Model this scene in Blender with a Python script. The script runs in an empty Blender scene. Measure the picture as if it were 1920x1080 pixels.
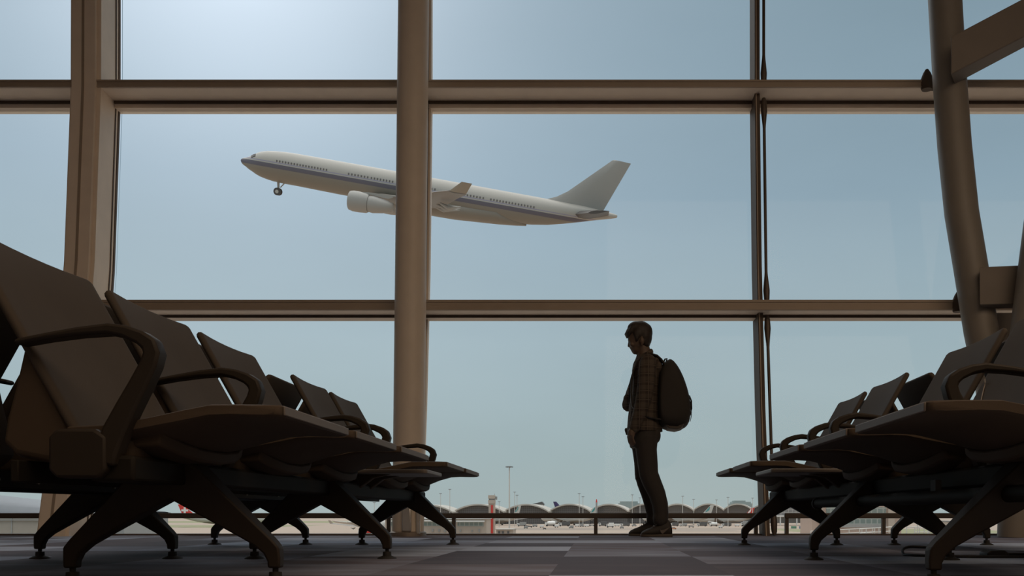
import bpy, bmesh, math, random
from mathutils import Vector, Matrix
random.seed(7)
sc = bpy.context.scene
COL = sc.collection
PI = math.pi

# ------------------------------------------------------------------ camera geometry
K, VX, HY, CZ = 1740.0, 1119.5, 963.0, 0.168       # focal length, principal point, eye height


def P(x, y, Y):
    return Vector(((x - VX) * Y / K, Y, CZ + (HY - y) * Y / K))


def PX(x, Y):
    return (x - VX) * Y / K


def PZ(y, Y):
    return CZ + (HY - y) * Y / K


# ------------------------------------------------------------------ materials
def mat(name, col, rough=0.6, metal=0.0, var=0.08, vscale=8.0, bump=0.0, bscale=60.0, spec=0.5, stretch=None):
    m = bpy.data.materials.new(name)
    m.use_nodes = True
    nt = m.node_tree
    b = nt.nodes['Principled BSDF']
    b.inputs['Roughness'].default_value = rough
    b.inputs['Metallic'].default_value = metal
    b.inputs['Specular IOR Level'].default_value = spec
    tc = nt.nodes.new('ShaderNodeTexCoord')
    mp = nt.nodes.new('ShaderNodeMapping')
    if stretch:
        mp.inputs['Scale'].default_value = stretch
    nt.links.new(tc.outputs['Object'], mp.inputs['Vector'])
    n = nt.nodes.new('ShaderNodeTexNoise')
    n.inputs['Scale'].default_value = vscale
    n.inputs['Detail'].default_value = 4
    nt.links.new(mp.outputs[0], n.inputs['Vector'])
    mr = nt.nodes.new('ShaderNodeMapRange')
    mr.inputs['To Min'].default_value = 1 - var
    mr.inputs['To Max'].default_value = 1 + var
    nt.links.new(n.outputs[0], mr.inputs['Value'])
    mx = nt.nodes.new('ShaderNodeMix')
    mx.data_type = 'RGBA'
    mx.blend_type = 'MULTIPLY'
    mx.inputs['Factor'].default_value = 1
    mx.inputs['A'].default_value = (*col, 1)
    nt.links.new(mr.outputs[0], mx.inputs['B'])
    nt.links.new(mx.outputs['Result'], b.inputs['Base Color'])
    if bump:
        n2 = nt.nodes.new('ShaderNodeTexNoise')
        n2.inputs['Scale'].default_value = bscale
        nt.links.new(tc.outputs['Object'], n2.inputs['Vector'])
        bp = nt.nodes.new('ShaderNodeBump')
        bp.inputs['Strength'].default_value = bump
        bp.inputs['Distance'].default_value = 0.002
        nt.links.new(n2.outputs[0], bp.inputs['Height'])
        nt.links.new(bp.outputs[0], b.inputs['Normal'])
    return m


M = {}
M['seat'] = mat('seat_leather', (0.072, 0.052, 0.036), 0.75, bump=0.15, bscale=220, spec=0.2)
M['backrest'] = mat('backrest_leather', (0.071, 0.058, 0.047), 0.8, bump=0.15, bscale=220, spec=0.15)
M['edge'] = mat('seat_edge_lit', (0.15, 0.125, 0.105), 0.6)  # paler than the seat: aisle light on its front put into the colour
M['shell'] = mat('seat_shell_plastic', (0.066, 0.047, 0.032), 0.7, spec=0.2)
M['arm'] = mat('armrest_plastic', (0.026, 0.0195, 0.014), 0.6, spec=0.25)
M['leg'] = mat('leg_casting', (0.030, 0.022, 0.0162), 0.6, spec=0.3)
M['beam'] = mat('beam_steel', (0.016, 0.013, 0.010), 0.7, 0.2, spec=0.2)
M['bolt'] = mat('bolt_steel', (0.35, 0.3, 0.26), 0.4, 0.6)
M['rubber'] = mat('rubber', (0.02, 0.018, 0.017), 0.7)
M['table'] = mat('table_laminate', (0.16, 0.135, 0.115), 0.5)
M['frame'] = mat('painted_frame', (0.80, 0.69, 0.575), 0.55)
M['framedark'] = mat('gasket_frame', (0.10, 0.075, 0.058), 0.6, spec=0.15)
M['rod'] = mat('rod_steel', (0.085, 0.066, 0.053), 0.45, 0.3)
M['column'] = mat('column_paint', (0.64, 0.56, 0.47), 0.5)
M['railing'] = mat('rail_steel', (0.075, 0.058, 0.046), 0.5, 0.2)
M['column2'] = mat('shaded_column_paint', (0.205, 0.185, 0.16), 0.5)  # darker copy of the column paint, standing in for the side without flare
M['capdark'] = mat('shaded_cap', (0.33, 0.262, 0.20), 0.5)  # darker frame tone; shade on the transom fronts is put into it
M['walldark'] = mat('bounce_cut_wall', (0.07, 0.055, 0.045), 0.8)  # kept dark to cut light bouncing off the unseen left wall
M['wall'] = mat('plaster', (0.34, 0.30, 0.27), 0.8)
M['panel'] = mat('brown_panel', (0.185, 0.162, 0.14), 0.7)
M['ceiling'] = mat('ceiling_paint', (0.42, 0.38, 0.34), 0.8)
M['cable'] = mat('cable_rubber', (0.02, 0.018, 0.018), 0.5)
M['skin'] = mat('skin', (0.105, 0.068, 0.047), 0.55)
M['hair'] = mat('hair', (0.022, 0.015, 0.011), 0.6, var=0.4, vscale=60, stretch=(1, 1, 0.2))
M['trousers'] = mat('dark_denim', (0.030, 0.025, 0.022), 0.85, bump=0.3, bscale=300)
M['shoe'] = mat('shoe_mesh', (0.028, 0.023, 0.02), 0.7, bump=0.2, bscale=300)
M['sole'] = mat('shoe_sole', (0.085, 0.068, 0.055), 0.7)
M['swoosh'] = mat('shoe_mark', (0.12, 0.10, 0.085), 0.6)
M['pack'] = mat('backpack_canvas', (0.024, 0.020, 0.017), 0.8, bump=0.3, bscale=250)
M['packbase'] = mat('backpack_base', (0.06, 0.05, 0.042), 0.75)
M['pwhite'] = mat('aircraft_white', (0.56, 0.54, 0.50), 0.4)
M['pgrey'] = mat('aircraft_grey', (0.36, 0.345, 0.32), 0.45)
M['belly'] = mat('shaded_belly', (0.25, 0.22, 0.18), 0.45)  # fairing takes the same underside shade in its colour
M['wingtip'] = mat('winglet_paint', (0.34, 0.27, 0.20), 0.5)
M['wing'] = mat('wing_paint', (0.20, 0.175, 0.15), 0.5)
M['pdark'] = mat('aircraft_dark', (0.09, 0.08, 0.075), 0.5)
M['pwin'] = mat('aircraft_window', (0.17, 0.16, 0.16), 0.3)
M['lip'] = mat('polished_lip', (0.6, 0.58, 0.55), 0.25, 0.5)
M['red'] = mat('tail_red', (0.62, 0.045, 0.035), 0.5)
M['teal'] = mat('tail_teal', (0.06, 0.30, 0.30), 0.5)
M['violet'] = mat('tail_violet', (0.06, 0.045, 0.13), 0.5)
M['white'] = mat('white_paint', (0.80, 0.79, 0.76), 0.5)
M['concrete'] = mat('pale_concrete', (0.50, 0.42, 0.35), 0.85)
M['pink'] = mat('pink_render', (0.50, 0.375, 0.31), 0.85)
M['roofmetal'] = mat('roof_metal', (0.50, 0.47, 0.42), 0.6)
M['mast'] = mat('mast_steel', (0.62, 0.60, 0.56), 0.5, 0.2)
M['masthead'] = mat('mast_head', (0.22, 0.24, 0.25), 0.5)
M['bluegrey'] = mat('bridge_metal', (0.17, 0.185, 0.205), 0.5)
M['beige'] = mat('bridge_panel', (0.36, 0.315, 0.265), 0.7)
M['grey'] = mat('grey_paint', (0.33, 0.33, 0.32), 0.6)
M['darkgrey'] = mat('dark_grey_paint', (0.11, 0.11, 0.11), 0.6)
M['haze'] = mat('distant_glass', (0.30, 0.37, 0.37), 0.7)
M['green'] = mat('container_green', (0.12, 0.30, 0.20), 0.6)
M['blue'] = mat('container_blue', (0.13, 0.20, 0.28), 0.6)
M['orange'] = mat('vehicle_orange', (0.62, 0.24, 0.10), 0.6)
M['grass'] = mat('verge_grass', (0.27, 0.265, 0.15), 0.9, var=0.25, vscale=0.3)
M['tarmac'] = mat('taxiway_strip', (0.31, 0.255, 0.21), 0.9, var=0.1, vscale=0.05)


def grid_mat(name, base, line, sx, sz, w=0.12, rough=0.4):
    """a curtain wall: panes and bars, in object x and z"""
    m = bpy.data.materials.new(name)
    m.use_nodes = True
    nt = m.node_tree
    b = nt.nodes['Principled BSDF']
    b.inputs['Roughness'].default_value = rough
    tc = nt.nodes.new('ShaderNodeTexCoord')
    sp = nt.nodes.new('ShaderNodeSeparateXYZ')
    nt.links.new(tc.outputs['Object'], sp.inputs[0])
    outs = []
    for ax, s in (('X', sx), ('Z', sz)):
        d = nt.nodes.new('ShaderNodeMath'); d.operation = 'DIVIDE'; d.inputs[1].default_value = s
        f = nt.nodes.new('ShaderNodeMath'); f.operation = 'FRACT'
        l = nt.nodes.new('ShaderNodeMath'); l.operation = 'LESS_THAN'; l.inputs[1].default_value = w
        nt.links.new(sp.outputs[ax], d.inputs[0]); nt.links.new(d.outputs[0], f.inputs[0]); nt.links.new(f.outputs[0], l.inputs[0])
        outs.append(l)
    mx = nt.nodes.new('ShaderNodeMath'); mx.operation = 'MAXIMUM'
    nt.links.new(outs[0].outputs[0], mx.inputs[0]); nt.links.new(outs[1].outputs[0], mx.inputs[1])
    c = nt.nodes.new('ShaderNodeMix'); c.data_type = 'RGBA'
    c.inputs['A'].default_value = (*base, 1); c.inputs['B'].default_value = (*line, 1)
    nt.links.new(mx.outputs[0], c.inputs['Factor'])
    nt.links.new(c.outputs['Result'], b.inputs['Base Color'])
    return m


M['hallglass'] = grid_mat('terminal_glass', (0.115, 0.105, 0.10), (0.21, 0.20, 0.19), 1.6, 1.6)
M['gridglass'] = grid_mat('hall_glass', (0.22, 0.22, 0.22), (0.40, 0.39, 0.37), 2.6, 2.2, 0.16)
M['greenglass'] = grid_mat('office_glass', (0.20, 0.25, 0.23), (0.36, 0.38, 0.35), 1.0, 0.9, 0.2)
M['ribroof'] = grid_mat('ribbed_roof', (0.64, 0.60, 0.54), (0.50, 0.47, 0.43), 3.0, 400.0, 0.25, 0.6)


def fuselage_mat():
    m = bpy.data.materials.new('fuselage_paint')
    m.use_nodes = True
    nt = m.node_tree
    b = nt.nodes['Principled BSDF']
    b.inputs['Roughness'].default_value = 0.42
    tc = nt.nodes.new('ShaderNodeTexCoord')
    sp = nt.nodes.new('ShaderNodeSeparateXYZ')
    nt.links.new(tc.outputs['Object'], sp.inputs[0])
    cur = None
    col = (0.42, 0.395, 0.355, 1)

    def band(lo, hi, c, prev):
        g = nt.nodes.new('ShaderNodeMath'); g.operation = 'GREATER_THAN'; g.inputs[1].default_value = lo
        l = nt.nodes.new('ShaderNodeMath'); l.operation = 'LESS_THAN'; l.inputs[1].default_value = hi
        k = nt.nodes.new('ShaderNodeMath'); k.operation = 'MULTIPLY'
        nt.links.new(sp.outputs['Z'], g.inputs[0]); nt.links.new(sp.outputs['Z'], l.inputs[0])
        nt.links.new(g.outputs[0], k.inputs[0]); nt.links.new(l.outputs[0], k.inputs[1])
        mx = nt.nodes.new('ShaderNodeMix'); mx.data_type = 'RGBA'
        nt.links.new(k.outputs[0], mx.inputs['Factor'])
        if prev is None:
            mx.inputs['A'].default_value = col
        else:
            nt.links.new(prev, mx.inputs['A'])
        mx.inputs['B'].default_value = (*c, 1)
        return mx.outputs['Result']
    o = band(-9.0, -0.30, (0.25, 0.22, 0.18), None)          # underside shade put into the belly colour
    o = band(-0.30, 0.34, (0.135, 0.12, 0.145), o)             # broad violet cheat line
    o = band(0.52, 0.66, (0.30, 0.28, 0.36), o)              # thin line above it
    nt.links.new(o, b.inputs['Base Color'])
    return m


M['fuselage'] = fuselage_mat()


def carpet_mat():
    m = bpy.data.materials.new('carpet_tiles')
    m.use_nodes = True
    nt = m.node_tree
    b = nt.nodes['Principled BSDF']
    b.inputs['Roughness'].default_value = 0.85
    b.inputs['Specular IOR Level'].default_value = 0.25
    tc = nt.nodes.new('ShaderNodeTexCoord')
    mp = nt.nodes.new('ShaderNodeMapping')
    mp.inputs['Location'].default_value = (0.13, 0.22, 0)
    nt.links.new(tc.outputs['Object'], mp.inputs['Vector'])
    dv = nt.nodes.new('ShaderNodeVectorMath'); dv.operation = 'DIVIDE'; dv.inputs[1].default_value = (0.5, 0.55, 1)
    nt.links.new(mp.outputs[0], dv.inputs[0])
    fl = nt.nodes.new('ShaderNodeVectorMath'); fl.operation = 'FLOOR'
    nt.links.new(dv.outputs[0], fl.inputs[0])
    wn = nt.nodes.new('ShaderNodeTexWhiteNoise'); wn.noise_dimensions = '2D'
    nt.links.new(fl.outputs[0], wn.inputs['Vector'])
    # soft streaks woven across every tile
    ns = nt.nodes.new('ShaderNodeTexNoise'); ns.inputs['Scale'].default_value = 2.2; ns.inputs['Detail'].default_value = 3
    m2 = nt.nodes.new('ShaderNodeMapping'); m2.inputs['Scale'].default_value = (0.9, 2.6, 1)
    nt.links.new(tc.outputs['Object'], m2.inputs['Vector']); nt.links.new(m2.outputs[0], ns.inputs['Vector'])
    mixf = nt.nodes.new('ShaderNodeMix'); mixf.data_type = 'FLOAT'; mixf.inputs['Factor'].default_value = 0.40
    nt.links.new(wn.outputs['Value'], mixf.inputs['A']); nt.links.new(ns.outputs[0], mixf.inputs['B'])
    cr = nt.nodes.new('ShaderNodeValToRGB')
    e = cr.color_ramp.elements
    e[0].position = 0.22; e[0].color = (0.10, 0.10, 0.135, 1)
    e[1].position = 0.75; e[1].color = (0.46, 0.53, 0.68, 1)
    k = cr.color_ramp.elements.new(0.42); k.color = (0.16, 0.146, 0.18, 1)
    k = cr.color_ramp.elements.new(0.58); k.color = (0.25, 0.275, 0.365, 1)
    nt.links.new(mixf.outputs['Result'], cr.inputs[0])
    nt.links.new(cr.outputs[0], b.inputs['Base Color'])
    n3 = nt.nodes.new('ShaderNodeTexNoise'); n3.inputs['Scale'].default_value = 260
    nt.links.new(tc.outputs['Object'], n3.inputs['Vector'])
    bp = nt.nodes.new('ShaderNodeBump'); bp.inputs['Strength'].default_value = 0.4; bp.inputs['Distance'].default_value = 0.003
    nt.links.new(n3.outputs[0], bp.inputs['Height']); nt.links.new(bp.outputs[0], b.inputs['Normal'])
    return m


M['carpet'] = carpet_mat()


def plaid_mat():
    m = bpy.data.materials.new('plaid_flannel')
    m.use_nodes = True
    nt = m.node_tree
    b = nt.nodes['Principled BSDF']
    b.inputs['Roughness'].default_value = 0.9
    tc = nt.nodes.new('ShaderNodeTexCoord')
    sp = nt.nodes.new('ShaderNodeSeparateXYZ')
    nt.links.new(tc.outputs['Object'], sp.inputs[0])

    def stripes(ax, per, w, off=0.0):
        a = nt.nodes.new('ShaderNodeMath'); a.operation = 'ADD'; a.inputs[1].default_value = off
        d = nt.nodes.new('ShaderNodeMath'); d.operation = 'DIVIDE'; d.inputs[1].default_value = per
        f = nt.nodes.new('ShaderNodeMath'); f.operation = 'FRACT'
        l = nt.nodes.new('ShaderNodeMath'); l.operation = 'LESS_THAN'; l.inputs[1].default_value = w
        nt.links.new(sp.outputs[ax], a.inputs[0]); nt.links.new(a.outputs[0], d.inputs[0])
        nt.links.new(d.outputs[0], f.inputs[0]); nt.links.new(f.outputs[0], l.inputs[0])
        return l.outputs[0]
    s1 = stripes('Z', 0.062, 0.5); s2 = stripes('X', 0.062, 0.5); s3 = stripes('Z', 0.062, 0.08, 0.012); s4 = stripes('X', 0.062, 0.08, 0.012)
    ad = nt.nodes.new('ShaderNodeMath'); ad.operation = 'ADD'
    nt.links.new(s1, ad.inputs[0]); nt.links.new(s2, ad.inputs[1])
    a2 = nt.nodes.new('ShaderNodeMath'); a2.operation = 'MAXIMUM'
    nt.links.new(s3, a2.inputs[0]); nt.links.new(s4, a2.inputs[1])
    a3 = nt.nodes.new('ShaderNodeMath'); a3.operation = 'MULTIPLY_ADD'; a3.inputs[1].default_value = 0.35
    nt.links.new(ad.outputs[0], a3.inputs[0]); nt.links.new(a2.outputs[0], a3.inputs[2])
    cr = nt.nodes.new('ShaderNodeValToRGB')
    cr.color_ramp.elements[0].color = (0.030, 0.022, 0.017, 1)
    cr.color_ramp.elements[1].color = (0.10, 0.078, 0.058, 1)
    nt.links.new(a3.outputs[0], cr.inputs[0])
    nt.links.new(cr.outputs[0], b.inputs['Base Color'])
    return m


M['plaid'] = plaid_mat()


def glass_mat():
    m = bpy.data.materials.new('window_glass')
    m.use_nodes = True
    nt = m.node_tree
    nt.nodes.remove(nt.nodes['Principled BSDF'])
    out = nt.nodes['Material Output']
    tr = nt.nodes.new('ShaderNodeBsdfTransparent'); tr.inputs[0].default_value = (0.985, 0.992, 0.992, 1)
    gl = nt.nodes.new('ShaderNodeBsdfGlossy'); gl.inputs['Roughness'].default_value = 0.03
    fr = nt.nodes.new('ShaderNodeFresnel'); fr.inputs['IOR'].default_value = 1.16
    mx = nt.nodes.new('ShaderNodeMixShader')
    nt.links.new(fr.outputs[0], mx.inputs[0]); nt.links.new(tr.outputs[0], mx.inputs[1]); nt.links.new(gl.outputs[0], mx.inputs[2])
    nt.links.new(mx.outputs[0], out.inputs['Surface'])
    return m


M['glass'] = glass_mat()


def apron_mat():
    m = mat('apron_concrete', (0.40, 0.315, 0.25), 0.9, var=0.10, vscale=0.02, stretch=(0.35, 1.5, 1))
    return m


M['apron'] = apron_mat()


# ------------------------------------------------------------------ mesh helper
class MB:
    def __init__(self):
        self.v, self.f = [], []

    def add(self, vs, fs):
        o = len(self.v)
        self.v += [tuple(p) for p in vs]
        self.f += [tuple(i + o for i in f) for f in fs]
        return self

    def box(self, x0, x1, y0, y1, z0, z1):
        vs = [(x0, y0, z0), (x1, y0, z0), (x1, y1, z0), (x0, y1, z0), (x0, y0, z1), (x1, y0, z1), (x1, y1, z1), (x0, y1, z1)]
        return self.add(vs, [(3, 2, 1, 0), (4, 5, 6, 7), (0, 1, 5, 4), (1, 2, 6, 5), (2, 3, 7, 6), (3, 0, 4, 7)])

    def loft(self, rings, caps=True, closed=True):
        n = len(rings[0])
        vs = [p for r in rings for p in r]
        fs = []
        for i in range(len(rings) - 1):
            for j in range(n if closed else n - 1):
                k = (j + 1) % n
                fs.append((i * n + j, i * n + k, (i + 1) * n + k, (i + 1) * n + j))
        if caps:
            fs.append(tuple(reversed(range(n))))
            fs.append(tuple((len(rings) - 1) * n + j for j in range(n)))
        return self.add(vs, fs)

    def tube(self, pts, r, seg=12, ry=None, caps=True):
        pts = [Vector(p) for p in pts]
        n = len(pts)
        rs = r if isinstance(r, (list, tuple)) else [r] * n
        rings = []
        up = None
        for i, p in enumerate(pts):
            t = (pts[min(i + 1, n - 1)] - pts[max(i - 1, 0)]).normalized()
            if up is None:
                up = Vector((0, 0, 1)) if abs(t.z) < 0.9 else Vector((0, 1, 0))
            a = t.cross(up)
            if a.length < 1e-5:
                a = t.cross(Vector((1, 0, 0)))
            a.normalize()
            b = a.cross(t).normalized()
            up = b
            rings.append([p + (a * math.cos(2 * PI * k / seg) + b * math.sin(2 * PI * k / seg)) * rs[i] for k in range(seg)])
        return self.loft(rings, caps)

    def lathe(self, c, prof, seg=20, axis='z'):
        rings = []
        for r, h in prof:
            ring = []
            for k in range(seg):
                a = 2 * PI * k / seg
                u, w = r * math.cos(a), r * math.sin(a)
                p = (u, w, h) if axis == 'z' else ((h, u, w) if axis == 'x' else (w, h, u))
                ring.append((c[0] + p[0], c[1] + p[1], c[2] + p[2]))
            rings.append(ring)
        return self.loft(rings)

    def ball(self, c, r, seg=14, rings=9):
        rx, ry, rz = r if isinstance(r, (list, tuple)) else (r, r, r)
        rr = []
        for i in range(rings + 1):
            t = PI * (0.03 + 0.94 * i / rings)
            rr.append([(c[0] + rx * math.sin(t) * math.cos(2 * PI * k / seg), c[1] + ry * math.sin(t) * math.sin(2 * PI * k / seg), c[2] - rz * math.cos(t)) for k in range(seg)])
        return self.loft(rr)

    def prism(self, poly, fn, t0, t1):
        n = len(poly)
        vs = [fn(a, b, t0) for a, b in poly] + [fn(a, b, t1) for a, b in poly]
        fs = [tuple(range(n - 1, -1, -1)), tuple(range(n, 2 * n))]
        fs += [(i, (i + 1) % n, n + (i + 1) % n, n + i) for i in range(n)]
        return self.add(vs, fs)

    def ribbon(self, pts, w, fn, t0, t1):
        """a bar of varying width w along a path in (a, b), as thick as t0..t1"""
        rings = []
        n = len(pts)
        for i, p in enumerate(pts):
            p0, p1 = pts[max(i - 1, 0)], pts[min(i + 1, n - 1)]
            dx, dy = p1[0] - p0[0], p1[1] - p0[1]
            l = math.hypot(dx, dy)
            nx, ny = -dy / l, dx / l
            h = w[i] / 2
            a, b = (p[0] + nx * h, p[1] + ny * h), (p[0] - nx * h, p[1] - ny * h)
            rings.append([fn(*a, t0), fn(*a, t1), fn(*b, t1), fn(*b, t0)])
        return self.loft(rings)

    def mesh(self, name):
        me = bpy.data.meshes.new(name)
        me.from_pydata(self.v, [], self.f)
        bm = bmesh.new()
        bm.from_mesh(me)
        bmesh.ops.recalc_face_normals(bm, faces=bm.faces)
        bm.to_mesh(me)
        bm.free()
        return me

    def build(self, name, m, parent=None, bevel=0.0, smooth=40, segs=2, loc=None):
        me = self.mesh(name)
        me.materials.append(m)
        o = bpy.data.objects.new(name, me)
        COL.objects.link(o)
        if smooth:
            for p in me.polygons:
                p.use_smooth = True
            me.set_sharp_from_angle(angle=math.radians(smooth))
        if bevel:
            md = o.modifiers.new('bevel', 'BEVEL')
            md.width = bevel; md.segments = segs; md.limit_method = 'ANGLE'; md.angle_limit = math.radians(35)
        if parent:
            o.parent = parent
        if loc:
            o.location = loc
        return o


def bake(o, smooth=180):
    """apply the modifiers"""
    bpy.context.view_layer.update()
    dg = bpy.context.evaluated_depsgraph_get()
    me = bpy.data.meshes.new_from_object(o.evaluated_get(dg))
    o.modifiers.clear()
    o.data = me
    for p in me.polygons:
        p.use_smooth = True
    return o


def fuse(o, vox=0.006, it=4):
    md = o.modifiers.new('r', 'REMESH'); md.mode = 'VOXEL'; md.voxel_size = vox
    s = o.modifiers.new('s', 'SMOOTH'); s.factor = 0.5; s.iterations = it
    return bake(o)


def empty(name, label, cat, loc=(0, 0, 0), rotz=0.0, group=None, kind=None):
    o = bpy.data.objects.new(name, None)
    COL.objects.link(o)
    o.location = loc
    o.rotation_euler = (0, 0, rotz)
    return tag(o, label, cat, group, kind)


def tag(o, label, cat, group=None, kind=None):
    o['label'] = label
    o['category'] = cat
    if group:
        o['group'] = group
    if kind:
        o['kind'] = kind
    return o


def struct(o):
    o['kind'] = 'structure'
    return o


def twin(o, parent, loc=None):
    c = o.copy()
    COL.objects.link(c)
    c.parent = parent
    if loc is not None:
        c.location = loc
    for ch in o.children:
        twin(ch, c)
    return c


# ------------------------------------------------------------------ room
def interp(tab, z):
    for (z0, a), (z1, b) in zip(tab, tab[1:]):
        if z <= z1:
            return a + (b - a) * (z - z0) / (z1 - z0)
    return tab[-1][1]


FT = [(-1, 6.70), (0, 6.88), (0.336, 6.95), (1.0, 7.08), (2.135, 7.235), (3.58, 7.33), (9, 7.33)]
F = lambda z: interp(FT, z)          # inner face of the mullions; the facade leans outward as it rises
G = lambda z: F(z) + 0.32            # glass line
CEIL = 5.3
XL, XR, YB = -9.0, 7.0, -7.0

struct(MB().box(XL, XR, YB, 7.22, -0.12, 0).build('floor', M['carpet'], smooth=0))
struct(MB().box(XL, XR, YB, 7.75, CEIL, CEIL + 0.2).build('ceiling', M['ceiling'], smooth=0))
struct(MB().box(XL - 0.2, XL, YB, 7.75, -0.12, CEIL).build('wall_left', M['walldark'], smooth=0))
struct(MB().box(XR, XR + 0.2, YB, 7.75, -0.12, CEIL).build('wall_right', M['wall'], smooth=0))
struct(MB().box(XL, XR, YB - 0.2, YB, -0.12, CEIL).build('wall_back', M['wall'], smooth=0))

ZS = [0.0, 0.17, 0.336, 0.65, 1.0, 1.4, 1.745, 2.135, 2.6, 3.05, 3.53, 4.2, CEIL]


def mullion(name, x0, x1, ya, yb, m, z0=0.0, z1=CEIL, dx=0.0):
    zs = [z0] + [z for z in ZS if z0 < z < z1] + [z1]
    rings = [[(x0, F(z) + ya, z), (x1, F(z) + ya, z), (x1, F(z) + yb, z), (x0, F(z) + yb, z)] for z in zs]
    return MB().loft(rings).build(name, m, smooth=25)


# the broad box mullion, with its fillets
zs_ = ZS
t1 = struct(MB().loft([[(-4.156, F(z), z), (-3.916, F(z), z), (-3.945, F(z) + 0.34, z), (-4.156, F(z) + 0.34, z)] for z in zs_]).build('trim_1', M['frame'], smooth=25))
mullion('face_plate', -4.13, -3.945, -0.034, 0.0, M['frame']).parent = t1
mullion('face_bead', -4.05, -4.03, -0.038, -0.034, M['capdark']).parent = t1
mullion('gasket', -3.944, -3.934, 0.26, 0.275, M['framedark']).parent = t1
mullion('gasket', -3.946, -3.936, 0.315, 0.34, M['framedark']).parent = t1
mullion('gasket', -4.17, -4.156, 0.28, 0.34, M['framedark']).parent = t1
# the slim mullion behind the round column
t2 = struct(mullion('trim_2', -1.43, -1.375, 0.14, 0.34, M['framedark']))
f5 = mullion('gasket', -1.375, -1.358, 0.26, 0.34, M['frame']); f5.parent = t2
# the slim mullion with tension rod
t3 = struct(mullion('trim_3', 1.262, 1.302, 0.10, 0.34, M['framedark']))
f6 = mullion('gasket', 1.268, 1.276, 0.09, 0.10, M['capdark']); f6.parent = t3


def rod(z0, z1, x):
    """a tension rod with a forked fitting at each end"""
    y = lambda z: F(z) + 0.12
    pts = []
    rs = []
    for z, r in ((z0, 0.014), (z0 + 0.03, 0.022), (z0 + 0.10, 0.026), (z0 + 0.22, 0.014), (z0 + 0.25, 0.012),
                 (z1 - 0.25, 0.012), (z1 - 0.22, 0.014), (z1 - 0.10, 0.026), (z1 - 0.03, 0.022), (z1, 0.014)):
        pts.append((x, y(z), z)); rs.append(r)
    o = MB().tube(pts, rs, 12).build('tension_rod', M['rod'], t3)
    return o


rod(0.005, 1.72, 1.338)
rod(1.83, 3.50, 1.338)
rod(3.60, CEIL - 0.02, 1.338)


def transom(name, zt, zb, zs, x0=XL, x1=XR, dep=0.34):
    ya = F(zt)
    b = MB().box(x0, x1, ya, ya + dep, zb, zt)
    o = struct(b.build(name, M['frame'], smooth=0, bevel=0.006))
    MB().box(x0, x1, ya - 0.012, ya, zb + 0.003, zt + 0.002).build('shaded_face', M['capdark'], o, smooth=0)  # sheet over the front face, its dark colour painted in as shade
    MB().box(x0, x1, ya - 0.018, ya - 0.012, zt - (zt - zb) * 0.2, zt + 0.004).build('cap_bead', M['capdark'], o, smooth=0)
    MB().box(x0, x1, ya + dep - 0.10, ya + dep + 0.02, zs, zb).build('sash', M['frame'], o, smooth=0)
    MB().box(x0, x1, ya + dep - 0.116, ya + dep - 0.10, zb - 0.02, zb).build('gasket', M['framedark'], o, smooth=0)
    return o


transom('trim_4', 3.584, 3.530, 3.478)
transom('trim_5', 1.818, 1.742, 1.722, dep=0.28)
struct(MB().box(XL, XR, 7.12, 7.30, -0.12, 0.012).build('trim_6', M['framedark'], smooth=0))

n = 0
for (xa, xb) in ((XL, -4.17), (-3.91, -1.43), (-1.375, 1.262), (1.302, XR)):
    for (za, zb) in ((0.0, 1.73), (1.80, 3.50), (3.57, CEIL)):
        n += 1
        zs = [za] + [z for z in ZS if za < z < zb] + [zb]
        rings = [[(xa, G(z) - 0.01, z), (xb, G(z) - 0.01, z), (xb, G(z), z), (xa, G(z), z)] for z in zs]
        struct(MB().loft(rings).build('window_%d' % n, M['glass'], smooth=0))

# ------------------------------------------------------------------ columns
yc = lambda z: 6.93 + 0.051 * z


def column(name, pts, r, label, m=M['column']):
    root = empty(name, label, 'column', pts[0], kind='thing')
    o0 = Vector(pts[0])
    MB().tube([Vector(p) - o0 for p in pts], r, 40).build('shaft', m, root)
    return root


c1 = column('column', [(-1.412, yc(z), z) for z in (0.02, 1.2, 2.4, 3.6, CEIL - 0.01)], 0.117, 'slim round off-white column rising from the carpet to the ceiling')
MB().lathe((0, 0, -0.02), [(0.135, 0.0), (0.135, 0.028), (0.122, 0.036)], 40).build('base_ring', M['bolt'], c1)
MB().tube([(0.09, -0.085, 0.0), (0.09, -0.085, 0.26)], 0.018, 12).build('cable_duct', M['lip'], c1)
MB().box(-0.02, 0.05, -0.135, -0.11, 0.015, 0.20).build('access_cover', M['lip'], c1, bevel=0.01)
cp = [(0.0, 3.16, 6.84), (0.5, 3.05, 6.87), (1.05, 2.955, 6.90), (1.53, 2.868, 6.93), (2.02, 2.806, 6.97), (2.433, 2.75, 7.0), (2.95, 2.708, 7.03), (3.476, 2.682, 7.06), (4.1, 2.654, 7.08), (CEIL - 0.01, 2.61, 7.08)]
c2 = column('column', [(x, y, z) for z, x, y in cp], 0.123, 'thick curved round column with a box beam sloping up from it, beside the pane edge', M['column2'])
for z, xx in ((3.585, 2.605), (1.80, 2.80)):
    br = MB()
    yy = F(z)
    br.lathe((xx - 3.16, yy - 6.84, z - 0.02), [(0.04, -0.05), (0.052, -0.02), (0.05, 0.03), (0.03, 0.08), (0.012, 0.11)], 18)
    br.box(xx - 3.16, xx - 3.16 + 0.14, yy - 6.84 - 0.04, yy - 6.84 + 0.04, z - 0.06, z + 0.01)
    br.build('bracket', M['framedark'], c2)
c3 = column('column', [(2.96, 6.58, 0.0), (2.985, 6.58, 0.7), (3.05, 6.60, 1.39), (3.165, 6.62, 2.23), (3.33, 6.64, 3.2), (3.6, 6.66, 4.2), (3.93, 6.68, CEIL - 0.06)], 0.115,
            'round column at the picture edge leaning outward, crossing in front of the brown panel', M['column2'])
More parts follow.
